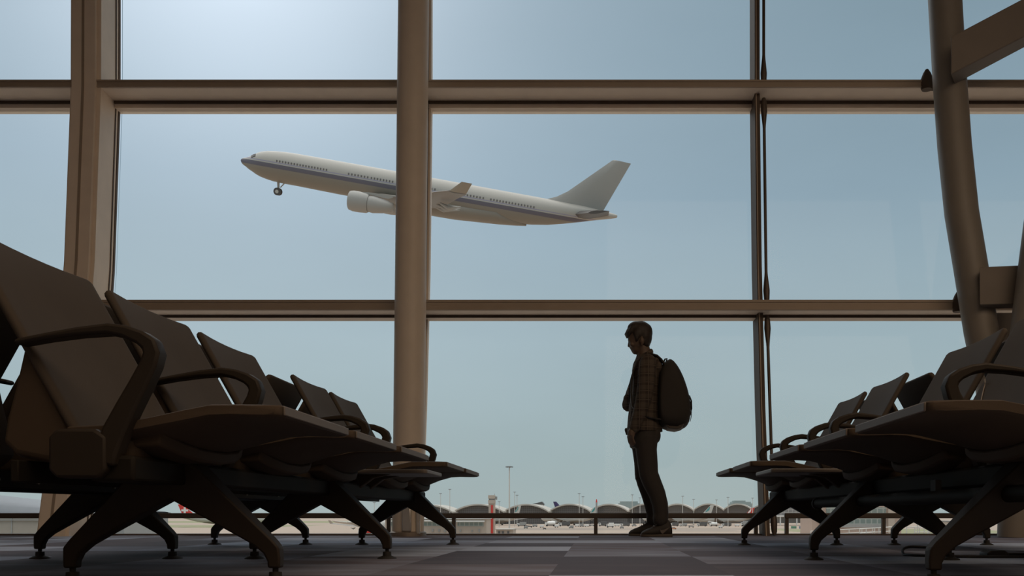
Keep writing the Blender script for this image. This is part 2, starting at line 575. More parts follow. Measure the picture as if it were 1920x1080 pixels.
# box beams carried by the curved column
rings = []
for t in (0.0, 1.0):
    x, z = 2.585 - 3.16 + 3.35 * t, 3.515 + 1.75 * t
    k = 0.16 - 0.022 * (1 - t)
    e = 0.09 * (1 - t)
    rings.append([(x, -0.06, z - k), (x, -0.06, z + k), (x + e, 0.10, z + k), (x + e, 0.10, z - k)])
MB().loft(rings).build('box_beam', M['panel'], c2, bevel=0.008)
x, y, z = 2.80 - 3.16, 6.745 - 6.84, 1.83
MB().loft([[(x - 0.02, y, z - 0.145), (x - 0.02, y, z + 0.13), (x + 0.06, y + 0.13, z + 0.13), (x + 0.06, y + 0.13, z - 0.145)],
           [(x + 0.36, y, z - 0.135), (x + 0.36, y, z + 0.147), (x + 0.36, y + 0.17, z + 0.147), (x + 0.36, y + 0.17, z - 0.135)]]).build('box_beam', M['panel'], c2, bevel=0.006)
struct(MB().loft([[(3.16, 7.08, 0.0), (2.95, 7.08, 1.70), (2.95, 7.14, 1.70), (3.16, 7.14, 0.0)],
                  [(XR, 7.08, 0.0), (XR, 7.08, 1.70), (XR, 7.14, 1.70), (XR, 7.14, 0.0)]]).build('wall_end', M['panel'], smooth=0))

# ------------------------------------------------------------------ guard rails at the foot of the glass


def guard_rail(x0, x1, posts, label):
    Y = 7.13
    r = empty('guard_rail', label, 'rail', (x0, Y, 0), group='low guard rails along the glass')
    MB().box(0, x1 - x0, -0.02, 0.02, 0.132, 0.172).build('rail_bar', M['railing'], r, bevel=0.005)
    for p in posts:
        MB().box(p - x0 - 0.014, p - x0 + 0.014, -0.016, 0.016, 0.0, 0.134).build('post', M['railing'], r)
    return r


guard_rail(-7.5, -4.19, (-7.4, -5.9, -4.215), 'low brown guard rail by the curved pale walkway roof outside')
guard_rail(-3.83, -1.55, (-3.79, -2.66, -1.60), 'low brown guard rail between the broad box mullion and slim round column')
guard_rail(-1.30, 1.235, (-1.10, -0.01, 1.22), 'low brown guard rail running behind the standing person')
guard_rail(1.44, 2.98, (1.456, 2.2, 2.94), 'low brown guard rail under the bench with the cable loop, beyond the tension rod')

# ------------------------------------------------------------------ airport benches
LB = 1.03                       # beam line: local x = LB - L, positive towards the sitter's knees


def fx(L):
    return LB - L


def seat_mesh():
    top = [(0.6765, 0.390), (0.677, 0.399), (0.681, 0.4025), (0.72, 0.404), (0.78, 0.4045), (0.83, 0.4045), (0.886, 0.394), (0.94, 0.382), (0.987, 0.372), (1.06, 0.361), (1.135, 0.358)]
    bot = [(0.677, 0.381), (0.680, 0.377), (0.70, 0.3752), (0.73, 0.3755), (0.78, 0.377), (0.83, 0.375), (0.886, 0.364), (0.94, 0.354), (0.987, 0.345), (1.06, 0.332), (1.135, 0.322)]
    rings = []
    W = 0.272
    for y in (-W, -W + 0.004, -W + 0.012, -W + 0.03, -0.2, -0.1, 0.0, 0.1, 0.2, W - 0.03, W - 0.012, W - 0.004, W):
        e = max(0.0, (abs(y) - (W - 0.03)) / 0.03)
        pull = 0.014 * (1 - math.sqrt(max(0, 1 - e * e)))
        sq = 0.35 * e ** 3
        ring = []
        for (L, z), (Lb, zb) in zip(top, bot):
            mid = (z + zb) / 2
            wgt = max(0.0, 1 - (L - 0.676) / 0.2)
            ring.append((fx(L + pull * wgt), y, z + (mid - z) * sq))
        for (L, z), (Lb, zb) in reversed(list(zip(top, bot))):
            mid = (z + zb) / 2
            wgt = max(0.0, 1 - (L - 0.676) / 0.2)
            bulge = 0.045 * (1 - (y / W) ** 2) * math.exp(-((Lb - 1.0) / 0.13) ** 2)
            ring.append((fx(Lb + pull * wgt), y, zb - bulge + (mid - zb) * sq))
        rings.append(ring)
    return MB().loft(rings)


S0, S1 = Vector((1.119, 0.352)), Vector((1.372, 0.804))
SD = (S1 - S0).normalized()
SN = Vector((-SD.y, SD.x))          # towards the sitter (smaller L, up)
SLEN = (S1 - S0).length


def back_mesh():
    W, r, th = 0.260, 0.024, 0.023
    rings = []
    for y in (-W, -W + 0.003, -W + 0.008, -W + 0.015, -W + 0.024, -0.14, -0.07, 0, 0.07, 0.14, W - 0.024, W - 0.015, W - 0.008, W - 0.003, W):
        d = max(0.0, abs(y) - (W - r))
        cut = r - math.sqrt(max(0, r * r - d * d))
        e = max(0.0, (abs(y) - (W - 0.014)) / 0.014)
        h = th / 2 * math.sqrt(max(0.08, 1 - e * e))
        bow = -0.011 * (1 - (y / W) ** 2)
        top = SLEN - cut
        prof = [(0, h)] + [(top * k / 4, h) for k in (1, 2, 3)] + [(top - h, h), (top - h * 0.3, h * 0.72), (top, 0), (top - h * 0.3, -h * 0.72), (top - h, -h)] + [(top * k / 4, -h) for k in (3, 2, 1)] + [(0, -h)]
        ring = []
        for s, n_ in prof:
            p = S0 + SD * s + SN * (n_ - th / 2 + bow * min(1, s / 0.15))
            ring.append((fx(p.x), y, p.y))
        rings.append(ring)
    return MB().loft(rings)


def shell_mesh():
    prof = [(1.240, 0.545), (1.244, 0.53), (1.262, 0.45), (1.282, 0.375), (1.291, 0.32), (1.262, 0.292), (1.18, 0.276), (1.00, 0.276), (1.00, 0.325), (1.143, 0.350)]
    c = (1.24, 0.40)
    rings = []
    for y, k in ((-0.245, 0.90), (-0.238, 0.96), (-0.22, 1.0), (-0.1, 1.0), (0, 1.0), (0.1, 1.0), (0.22, 1.0), (0.238, 0.96), (0.245, 0.90)):
        bw = 0.012 * max(0, 1 - (y / 0.256) ** 2)
        rings.append([(fx(c[0] + (L - c[0]) * k + bw), y, c[1] + (z - c[1]) * k) for L, z in prof])
    return MB().loft(rings)


def pan_ribs():
    """curved stiffening rib under a seat and the slotted vent plate"""
    b = MB()
    pts = [(1.0, -0.235, 0.318), (0.985, -0.16, 0.300), (0.98, -0.06, 0.290), (0.98, 0.06, 0.290), (0.985, 0.16, 0.300), (1.0, 0.235, 0.318)]
    rings = []
    for L, y, z in pts:
        rings.append([(fx(L - 0.05), y, z + 0.03), (fx(L - 0.045), y, z), (fx(L + 0.06), y, z - 0.008), (fx(L + 0.06), y, z + 0.03)])
    b.loft(rings)
    return b


def arm_mesh():
    pts = [(1.232, 0.531), (1.17, 0.543), (1.10, 0.554), (1.035, 0.560), (1.00, 0.554), (0.968, 0.541), (0.949, 0.527), (0.943, 0.508), (0.949, 0.486), (0.972, 0.44), (0.998, 0.392), (1.022, 0.345), (1.04, 0.30), (1.045, 0.272)]
    w = [0.013, 0.015, 0.019, 0.023, 0.026, 0.030, 0.034, 0.036, 0.036, 0.040, 0.044, 0.048, 0.05, 0.05]
    b = MB().ribbon(pts, w, lambda L, z, t: (fx(L), t, z), -0.022, 0.022)
    hub = [(1.035, 0.26), (1.05, 0.243), (1.14, 0.243), (1.157, 0.26), (1.157, 0.33), (1.14, 0.347), (1.06, 0.347), (1.035, 0.33)]
    return b.prism(hub, lambda L, z, t: (fx(L), t, z), -0.026, 0.026)


def leg_mesh():
    outer = [(0.0, 0.300), (0.05, 0.300), (0.12, 0.230), (0.19, 0.160), (0.247, 0.103), (0.261, 0.086), (0.263, 0.06), (0.262, 0.036)]
    inner = [(0.0, 0.204), (0.05, 0.176), (0.10, 0.148), (0.155, 0.117), (0.198, 0.092), (0.222, 0.071), (0.231, 0.052), (0.232, 0.036)]
    st = []
    for (a, b) in zip(outer, inner):
        st.append((a, b))
    full = [((a[0], a[1]), (b[0], b[1])) for a, b in reversed(st)] + [((-a[0], a[1]), (-b[0], b[1])) for a, b in st[1:]]
    rings = []
    tt = lambda z: 0.017 + 0.029 * min(1, max(0, (z - 0.06) / 0.24))
    for a, b in full:
        rings.append([(a[0], -tt(a[1]), a[1]), (a[0], tt(a[1]), a[1]), (b[0], tt(b[1]) * 0.9, b[1]), (b[0], -tt(b[1]) * 0.9, b[1])])
    return MB().loft(rings)


proto = {}


def part(key, name, mb, m, parent, y, bevel=0.0, smooth=40):
    """first use makes the mesh, later ones share it"""
    if key not in proto:
        proto[key] = mb().build(name, m, None, bevel, smooth)
        o = proto[key]
    else:
        o = proto[key].copy()
        COL.objects.link(o)
    o.parent = parent
    o.location = (0, y, 0)
    return o


def bench(label, beam_x, facing, arms, conduit=False, seats=(2.26, 2.86, 3.46, 4.44, 5.04), legs=(2.26, 3.46, 5.04), table_y=3.955):
    """facing = +1: knees towards +X; -1: towards -X"""
    rz = 0.0 if facing > 0 else PI
    Y0 = 3.65
    root = empty('airport_bench', label, 'bench', (beam_x, Y0, 0), rz, 'airport benches along the aisle')
    s = 1 if facing > 0 else -1
    loc = lambda Y: (Y - Y0) * s
    for Y in seats:
        a = part('seat', 'seat', seat_mesh, M['seat'], root, loc(Y))
        part('edge', 'lit_front_edge', lambda: MB().box(fx(0.6785), fx(0.6735), -0.257, 0.257, 0.380, 0.3995), M['edge'], a, 0, 0.002)  # added strip, coloured as if lit from the aisle
        part('pan', 'under_pan', pan_ribs, M['shell'], a, 0, 0.006)
        b = part('back', 'backrest', back_mesh, M['backrest'], root, loc(Y))
        part('shell', 'back_shell', shell_mesh, M['shell'], b, 0, 0.006)
    for Y in arms:
        part('arm', 'armrest', arm_mesh, M['arm'], root, loc(Y), 0.009)
    for Y in legs:
        l = part('leg', 'leg', leg_mesh, M['leg'], root, loc(Y), 0.005, 30)
        for sx in (0.247, -0.247):
            k = 'foot%d' % (sx > 0)
            part(k, 'foot', lambda: MB().lathe((sx, 0, 0), [(0.036, 0.0), (0.034, 0.004), (0.016, 0.012), (0.015, 0.026), (0.007, 0.027), (0.007, 0.040)], 18), M['rubber'], l, 0)
    ya, yb = sorted((loc(seats[0] - 0.285), loc(5.33)))
    MB().box(-0.05, 0.045, ya, yb, 0.236, 0.292).build('beam', M['beam'], root, bevel=0.008)
    rr = MB().box(-0.232, -0.214, ya + 0.02, yb - 0.02, 0.236, 0.284).build('rear_rail', M['beam'], root, bevel=0.003)
    for Y in (2.05, 2.47, 2.65, 3.07, 3.25, 3.67, 4.23, 4.65, 4.83, 5.25):
        part('bolt', 'bolt', lambda: MB().lathe((-0.232, 0, 0.26), [(0.009, -0.004), (0.009, 0.001)], 10, 'x'), M['bolt'], rr, loc(Y))
    t = MB()
    y = loc(table_y)
    prof = [(0.69, -0.16), (0.692, -0.178), (0.70, -0.187), (0.715, -0.19), (1.15, -0.19), (1.15, 0.19), (0.715, 0.19), (0.70, 0.187), (0.692, 0.178), (0.69, 0.16)]
    t.prism(prof, lambda L, yy, zz: (fx(L), y + yy, zz), 0.331, 0.348)
    tb = t.build('table_top', M['table'], root, bevel=0.004)
    for yy in (y - 0.09, y + 0.09):
        MB().prism([(0.86, 0.331), (1.12, 0.331), (1.09, 0.27), (0.99, 0.27), (0.93, 0.315)], lambda L, z, tt: (fx(L), yy + tt, z), -0.02, 0.02).build('table_bracket', M['shell'], tb, bevel=0.004)
    if conduit:
        a, b = sorted((loc(2.0), loc(3.98)))
        cd = MB().tube([(0.085, a, 0.213), (0.085, b, 0.213)], 0.02, 18).build('conduit_tube', M['beam'], root)
        MB().lathe((0.085, loc(3.99), 0.211), [(0.022, -0.012), (0.026, -0.008), (0.026, 0.008), (0.022, 0.012)], 18, 'y').build('end_cap', M['rubber'], cd)
        MB().lathe((0.085, loc(3.40), 0.213), [(0.022, -0.006), (0.022, 0.006)], 18, 'y').build('clamp_ring', M['rubber'], cd)
        MB().box(0.085 - 0.008, 0.085 + 0.008, loc(2.6) - 0.02, loc(2.6) + 0.02, 0.22, 0.262).build('hanger', M['rubber'], cd)
    return root


RS, RL = (2.18, 2.785, 3.39, 4.38, 5.025), (2.17, 3.37, 4.96)
A5 = (1.98, 2.575, 3.79, 4.165, 5.35)
bench('black airport bench facing the aisle, its far end in front of the slim round column', -LB, +1, A5)
bench('black airport bench turned from the aisle, behind the bench nearest the broad box mullion', -1.83, -1, A5)
bench('black airport bench facing the aisle, with conduit tube underneath and cable loop by its leg', LB + 0.004, -1, (1.895, 2.495, 3.715, 4.10, 4.72, 5.34), True, RS, RL, 3.89)
bench('black airport bench turned from the aisle, beneath the curved column and brown panel', 1.835, +1, (1.895, 2.495, 3.715, 4.10, 5.34), False, RS, RL, 3.89)

# ------------------------------------------------------------------ cables on the carpet
pc = empty('power_cable', 'black power cable looped on the carpet by the bench leg', 'cable', (1.375, 3.62, 0))
lp = [(-0.04, 0.06, 0.02), (-0.07, 0.075, 0.034)]
for k in range(13):
    a = PI * (0.5 + k / 12.0)
    lp.append((-0.115 + 0.062 * math.cos(a), 0.09 * math.sin(a), 0.008 + 0.028 * max(0, math.sin(a))))
lp += [(-0.06, -0.09, 0.006), (0.10, -0.12, 0.005), (0.35, -0.10, 0.005), (0.9, -0.08, 0.005)]
MB().tube(lp, 0.0055, 10).build('cord', M['cable'], pc)
MB().box(-0.055, -0.01, 0.035, 0.085, 0.0, 0.036).build('plug', M['cable'], pc, bevel=0.008)
fb = empty('floor_box', 'black floor socket box with cut corners on carpet behind the bench leg', 'floor box', (1.565, 3.66, 0))
MB().prism([(-0.042, 0.0), (0.042, 0.0), (0.042, 0.014), (0.026, 0.024), (-0.026, 0.024), (-0.042, 0.014)], lambda a, b, t: (a, t, b), -0.04, 0.04).build('housing', M['cable'], fb, bevel=0.004)
MB().tube([(0.04, 0, 0.008), (0.3, -0.02, 0.006), (0.8, 0.0, 0.006)], 0.005, 8).build('lead', M['cable'], fb)
wc = empty('earphone_cord', 'thin pale cord hanging down the dark backrest beside the brown panel', 'cord', (0, 0, 0))
MB().tube([(1.254, 3.0, 0.592), (1.253, 3.0, 0.582), (1.248, 2.995, 0.572), (1.234, 2.975, 0.545), (1.221, 2.955, 0.52), (1.215, 2.95, 0.51)], 0.0018, 6).build('cord', M['bolt'], wc)
MB().tube([(1.252, 3.0, 0.604), (1.254, 3.0, 0.590)], [0.0045, 0.003], 8).build('jack', M['lip'], wc)

# ------------------------------------------------------------------ the person
PY = 6.86
PS = PY / K


def q(x, y, dy=0.0):
    return Vector(((x - 1215) * PS, dy, (HY + CZ * K / PY - y) * PS))


def limb(mb, pts, seg=16, flat=1.0):
    """rounded tapering limb: pts are (x, y, depth, radius in image units)"""
    P_ = [q(a, b, c) for a, b, c, r in pts]
    R_ = [r * PS for a, b, c, r in pts]
    mb.tube(P_, R_, seg)
    for p, r in ((P_[0], R_[0]), (P_[-1], R_[-1])):
        mb.ball(p, r * 0.98, 14, 8)


def trunk(mb, secs, seg=24):
    rings = []
    for cx, y, rx, ry, dy in secs:
        c = q(cx, y, dy)
        rings.append([(c.x + rx * PS * math.cos(2 * PI * k / seg), c.y + ry * math.sin(2 * PI * k / seg), c.z) for k in range(seg)])
    mb.loft(rings)


person = empty('person', 'person standing by the glass in plaid shirt and dark trousers, head bowed, holding a strap', 'person', (PX(1215, PY), PY, 0))
bd = MB()
# head
bd.ball(q(1199, 629), (22 * PS, 0.076, 24 * PS))
bd.ball(q(1193, 641), (15.5 * PS, 0.062, 19 * PS))
bd.ball(q(1192, 653), (9.5 * PS, 0.047, 11.5 * PS))
bd.ball(q(1190.5, 659.5), (5.5 * PS, 0.026, 5 * PS))
bd.ball(q(1181.0, 637), (4 * PS, 0.045, 4 * PS))
bd.tube([q(1181.5, 638), q(1179.4, 645), q(1179.0, 648.5), q(1182.5, 650)], [0.007, 0.010, 0.012, 0.009], 10)      # nose
bd.ball(q(1184.0, 653.5), (2.8 * PS, 0.024, 1.8 * PS))                                                             # lips
bd.ball(q(1185.5, 656.5), (2.8 * PS, 0.021, 1.7 * PS))
for s in (-1, 1):
    bd.ball(q(1182.0, 641.5, s * 0.030), (2.4 * PS, 0.012, 2.0 * PS))                                              # eyes
    bd.ball(q(1184, 648, s * 0.042), (4 * PS, 0.018, 4 * PS))
    bd.ball(q(1203, 643, s * 0.079), (4.2 * PS, 0.010, 7.5 * PS))                                                  # ears
    bd.ball(q(1202, 649, s * 0.075), (2.6 * PS, 0.009, 3 * PS))
limb(bd, [(1203, 648, 0, 13.5), (1207, 660, 0, 13.2), (1210, 676, 0, 15)])
trunk(bd, [(1210, 676, 20, 0.13, 0), (1211, 700, 22, 0.15, 0), (1210, 740, 22, 0.135, 0), (1208, 790, 23, 0.135, 0), (1208, 822, 23, 0.14, 0)])
limb(bd, [(1212, 686, -0.165, 12), (1208, 718, -0.185, 11), (1204, 752, -0.190, 9.5), (1195, 780, -0.185, 8), (1186, 806, -0.175, 6)])
limb(bd, [(1206, 688, 0.165, 11), (1192, 722, 0.185, 10), (1178, 757, 0.175, 8.5), (1180, 742, 0.13, 7.5), (1185, 731, 0.095, 5.5)])
limb(bd, [(1211, 815, -0.075, 19), (1212, 842, -0.08, 17), (1214, 892, -0.095, 14), (1228, 925, -0.11, 12), (1238, 962, -0.125, 9), (1241, 990, -0.13, 8)])
limb(bd, [(1206, 815, 0.075, 19), (1207, 842, 0.08, 16), (1207, 892, 0.095, 12), (1217, 925, 0.11, 11), (1227, 962, 0.125, 9), (1224, 990, 0.13, 8)])
# near hand, hanging relaxed: palm, four unequal bent fingers, thumb
bd.tube([q(1186, 806, -0.175), q(1183, 814, -0.176), q(1181, 822, -0.177)], [0.024, 0.030, 0.026], 12)
bd.ball(q(1183, 815, -0.176), (6.2 * PS, 0.020, 8.5 * PS))
for (ox, dl, dy) in ((-4.0, 0.93, -0.158), (-1.3, 1.0, -0.170), (1.3, 0.96, -0.182), (3.8, 0.78, -0.192)):
    b0 = (1182.0 + ox, 820)
    pts = [q(b0[0], b0[1], dy), q(b0[0] - 1.0, b0[1] + 7.5 * dl, dy), q(b0[0] + 0.4, b0[1] + 14 * dl, dy + 0.003), q(b0[0] + 3.2, b0[1] + 19 * dl, dy + 0.006)]
    bd.tube(pts, [0.0095, 0.009, 0.0082, 0.0066], 10)
    bd.ball(pts[-1], 0.0066, 8, 6)
tp = [q(1181, 810, -0.160), q(1177.5, 816, -0.150), q(1176.5, 823, -0.146), q(1177.5, 828, -0.145)]
bd.tube(tp, [0.012, 0.0105, 0.0095, 0.0075], 10); bd.ball(tp[-1], 0.0075, 8, 6)
# far hand, closed round the backpack strap
bd.ball(q(1185, 729, 0.09), (5.5 * PS, 0.024, 7 * PS))
for k, dl in enumerate((0.92, 1.0, 0.95, 0.8)):
    yy = 723.5 + 3.6 * k
    pts = [q(1183, yy, 0.105), q(1179.5, yy + 0.5, 0.10), q(1178.6, yy + 1.2, 0.082), q(1181.2, yy + 1.6, 0.068), q(1184, yy + 1.6, 0.074)]
    pts = [pts[0].lerp(p, 0.6 + 0.4 * dl) for p in pts]
    bd.tube(pts, [0.0095, 0.0095, 0.009, 0.0085, 0.007], 10)
tp = [q(1187, 727, 0.085), q(1186.5, 722, 0.072), q(1184.5, 718.5, 0.066)]
bd.tube(tp, [0.012, 0.0105, 0.008], 10)
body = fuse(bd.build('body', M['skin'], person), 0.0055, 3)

h = MB()
h.ball(q(1201, 625), (22.6 * PS, 0.081, 23.2 * PS))
h.ball(q(1208, 631), (15.0 * PS, 0.076, 23 * PS))
h.ball(q(1213, 624), (10.8 * PS, 0.06, 17 * PS))
h.ball(q(1206, 641), (11.5 * PS, 0.072, 12 * PS))
h.ball(q(1210, 646), (8.8 * PS, 0.062, 9 * PS))
h.ball(q(1193, 616), (17 * PS, 0.068, 13.5 * PS))
h.ball(q(1184, 623), (11 * PS, 0.062, 9 * PS))
h.ball(q(1178.5, 626), (7.0 * PS, 0.055, 6.0 * PS))
for s in (-1, 1):
    h.ball(q(1193, 634, s * 0.066), (4 * PS, 0.016, 10 * PS))
    h.ball(q(1196, 628, s * 0.062), (10 * PS, 0.02, 10 * PS))
for k in range(9):
    dy = -0.05 + 0.0125 * k
    x0 = 1173.0 + 18 * (abs(dy) / 0.06) ** 2 * 0.35
    h.tube([q(1186, 616, dy), q(x0 + 4, 622, dy), q(x0, 627, dy), q(x0 + 2.5, 632 + (k % 3) * 1.3, dy)], [0.016, 0.013, 0.010, 0.004], 8)
fuse(h.build('hair', M['hair'], person), 0.006, 2)

s_ = MB()
trunk(s_, [(1209, 667, 15, 0.075, 0), (1210, 674, 19, 0.115, 0), (1210, 682, 23, 0.155, 0), (1211, 694, 26, 0.172, 0), (1211, 712, 26.5, 0.178, 0), (1210, 735, 27, 0.168, 0), (1208.5, 760, 28.5, 0.158, 0),
           (1206.5, 785, 29.5, 0.158, 0), (1206.5, 806, 31, 0.164, 0), (1206.5, 811, 30.8, 0.165, 0)])
s_.ball(q(1219.5, 661, 0), (4.2 * PS, 0.05, 5.5 * PS))
s_.ball(q(1229, 681, 0), (9 * PS, 0.13, 13 * PS))
s_.ball(q(1234, 692, 0), (9 * PS, 0.13, 16 * PS))
s_.tube([q(1234, 800, -0.05), q(1239, 811.5, -0.05)], [0.03, 0.012], 10)
s_.tube([q(1178, 803, 0.06), q(1176.5, 815, 0.05)], [0.03, 0.011], 10)
limb(s_, [(1213, 686, -0.155, 16), (1211, 700, -0.178, 16.5), (1209, 722, -0.188, 16), (1205, 750, -0.192, 15), (1198, 778, -0.186, 13), (1188, 807, -0.176, 10)])
limb(s_, [(1207, 688, 0.155, 15), (1199, 706, 0.178, 15), (1187, 735, 0.186, 13.5), (1177.5, 757, 0.176, 12), (1180, 743, 0.135, 10.5), (1184, 734, 0.105, 8)])
s_.tube([q(1196, 669, 0), q(1203, 671, -0.05), q(1213, 666, -0.062), q(1220, 661, -0.035), q(1221, 660, 0), q(1220, 661, 0.035), q(1213, 666, 0.062), q(1203, 671, 0.05), q(1196, 669, 0)], 0.018, 10)
s_.tube([q(1219.5, 657.5, -0.04), q(1221.5, 656.5, 0), q(1219.5, 657.5, 0.04)], 0.011, 10)
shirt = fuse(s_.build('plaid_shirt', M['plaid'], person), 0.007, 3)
shirt['label'] = 'brown plaid flannel shirt'

t = MB()
trunk(t, [(1208, 798, 27, 0.145, 0), (1208, 812, 27.5, 0.155, 0), (1206, 828, 27, 0.158, 0), (1205.5, 840, 24, 0.15, 0)])
limb(t, [(1211, 822, -0.078, 21.5), (1210.5, 845, -0.085, 20), (1213, 870, -0.09, 19), (1215, 890, -0.095, 18), (1221, 906, -0.10, 17.6), (1230, 926, -0.112, 16), (1235.5, 946, -0.12, 15), (1237, 964, -0.125, 14.2), (1236, 974, -0.127, 14.5)])
limb(t, [(1205, 822, 0.078, 21.5), (1206, 844, 0.085, 19.5), (1208, 868, 0.09, 18), (1207.5, 890, 0.095, 16.5), (1211.5, 906, 0.10, 15.8), (1218, 926, 0.112, 14.6), (1223.5, 946, 0.12, 14), (1227.5, 964, 0.125, 13.4), (1227, 975, 0.127, 13.6)])
t.ball(q(1230, 818, -0.06), (8 * PS, 0.07, 14 * PS)); t.ball(q(1229, 818, 0.06), (8 * PS, 0.07, 14 * PS))
for (x, y) in ((1195, 889), (1195.5, 896)):
    t.ball(q(x, y, 0.095), (4 * PS, 0.04, 3 * PS))
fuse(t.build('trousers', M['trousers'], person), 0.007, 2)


def shoe(x0, x1, dy, name_label):
    """toe at x0, heel at x1 (image units)"""
    L = x1 - x0
    b = MB()
    rings = []
    for u, w, h0, h1 in ((0.0, 0.020, 2, 6.5), (0.05, 0.034, 1.2, 10), (0.16, 0.044, 1, 13.5), (0.3, 0.046, 1, 16.5), (0.45, 0.042, 1, 20.5), (0.6, 0.037, 1, 26), (0.72, 0.036, 1, 30.5), (0.86, 0.036, 1, 32), (0.95, 0.032, 1.2, 27), (1.0, 0.021, 2.2, 16)):
        x = x0 + L * u
        rings.append([((x - 1215) * PS, dy + w * math.cos(a) * (0.55 if math.sin(a) > 0.6 else 1), PS * ((h0 + h1) / 2 + (h1 - h0) / 2 * math.sin(a))) for a in [2 * PI * k / 16 for k in range(16)]])
    b.loft(rings)
    o = b.build('shoe', M['shoe'], person, smooth=60)
    sl = MB()
    pr = []
    for u, w in ((0.0, 0.012), (0.02, 0.026), (0.08, 0.040), (0.18, 0.049), (0.3, 0.051), (0.5, 0.044), (0.7, 0.040), (0.9, 0.040), (0.98, 0.030), (1.0, 0.016)):
        x = (x0 - 1 + (L + 2) * u - 1215) * PS
        hi = PS * (5.2 if u > 0.5 else 4.2 + 1.2 * abs(u - 0.3))
        pr.append([(x, dy - w, 0.001), (x, dy - w, hi), (x, dy + w, hi), (x, dy + w, 0.001)])
    sl.loft(pr)
    sl.build('sole', M['sole'], o, bevel=0.004)
    lc = MB()
    for u in (0.42, 0.49, 0.56):
        x = x0 + L * u
        zt = PS * (20 + (u - 0.42) * 55)
        lc.tube([((x - 1215) * PS, dy - 0.026, zt - 0.006), ((x - 1215) * PS, dy, zt + 0.003), ((x - 1215) * PS, dy + 0.026, zt - 0.006)], 0.004, 8)
    lc.build('lace', M['sole'], o)
    return o


near_shoe = shoe(1200, 1257.5, -0.13, '')
shoe(1180, 1238, 0.13, '')
sw = MB()
cur = [(1235.0, 14.0, 0.4), (1236.0, 10.5, 2.0), (1239, 8.8, 3.6), (1243, 11.0, 2.6), (1248, 14.5, 1.3), (1252.5, 18.0, 0.3)]
rings = []
for x, hz, w in cur:
    X = (x - 1215) * PS
    yy = -0.13 - 0.0385
    rings.append([(X, yy, (hz + w) * PS), (X, yy + 0.006, (hz + w) * PS), (X, yy + 0.006, (hz - w) * PS), (X, yy, (hz - w) * PS)])
sw.loft(rings).build('side_mark', M['swoosh'], near_shoe)

# ------------------------------------------------------------------ backpack
bp = empty('backpack', 'large dark backpack with fringe, worn on the back of the standing person', 'backpack', (PX(1215, PY), PY, 0))
side = [(1234, 700), (1239, 688), (1245, 681), (1250, 679), (1255, 674), (1262, 678), (1271, 689), (1280, 706), (1287, 725), (1292, 743), (1295, 762), (1294.5, 779), (1292, 792), (1286, 801), (1273, 806), (1258, 806.5), (1244, 804), (1234, 798), (1232, 770), (1232, 730)]
cxy = (1262, 745)
rings = []
for dy, k in ((-0.165, 0.45), (-0.160, 0.62), (-0.145, 0.78), (-0.115, 0.90), (-0.07, 0.975), (0, 1.0), (0.07, 0.975), (0.115, 0.90), (0.145, 0.78), (0.160, 0.62), (0.165, 0.45)):
    rings.append([q(cxy[0] - 6 * (1 - k) + (x - cxy[0]) * (k if x > cxy[0] else 0.5 + 0.5 * k), cxy[1] + 10 * (1 - k) + (y - cxy[1]) * k * 1.03, dy) for x, y in side])
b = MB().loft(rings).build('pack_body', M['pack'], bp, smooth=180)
md = b.modifiers.new('s', 'SUBSURF'); md.levels = 1; md.render_levels = 1
pk = []
for dy, k in ((-0.11, 0.5), (-0.10, 0.85), (-0.06, 1), (0.06, 1), (0.10, 0.85), (0.11, 0.5)):
    pp_ = [(1280, 742), (1288, 745), (1292.5, 762), (1292.5, 780), (1288, 794), (1278, 799), (1270, 770)]
    pk.append([q(1280 + (x - 1280) * (0.75 + 0.25 * k), 770 + (y - 770) * k, dy) for x, y in pp_])
MB().loft(pk).build('front_pocket', M['pack'], bp, bevel=0.006)
bs = []
for dy in (-0.12, -0.06, 0.0, 0.06, 0.12):
    k = 1 - 0.25 * (abs(dy) / 0.12) ** 2
    bs.append([q(1262 + (x - 1262) * k, y - 4 * (1 - k), dy) for x, y in [(1236, 796), (1250, 802), (1270, 803), (1288, 793), (1285, 799), (1277, 806.5), (1268, 808.5), (1250, 806.5)]])
MB().loft(bs).build('base_panel', M['packbase'], bp, bevel=0.004)
MB().tube([q(1244, 684, 0), q(1245, 677, 0), q(1247, 673.5, 0), q(1250.5, 672.5, 0), q(1250, 676, 0), q(1248, 681, 0)], 0.006, 10).build('grab_handle', M['pack'], bp)


def strap(dy, front):
    pts = [q(1246, 690, dy), q(1238, 678, dy), q(1230, 671, dy), q(1219, 668, dy), q(1206, 672, dy * 1.05), q(1194, 683, dy * 1.1)] + [q(x, y, dy * k) for x, y, k in front]
    rings = []
    for i, p in enumerate(pts):
        tg = (pts[min(i + 1, len(pts) - 1)] - pts[max(i - 1, 0)]).normalized()
        nrm = Vector((-tg.z, 0, tg.x))
        w = Vector((0, 0.028 if i < 10 else 0.012, 0))
        n_ = nrm * 0.006
        rings.append([p - w - n_, p + w - n_, p + w + n_, p - w + n_])
    return MB().loft(rings).build('shoulder_strap', M['pack'], bp, bevel=0.003)


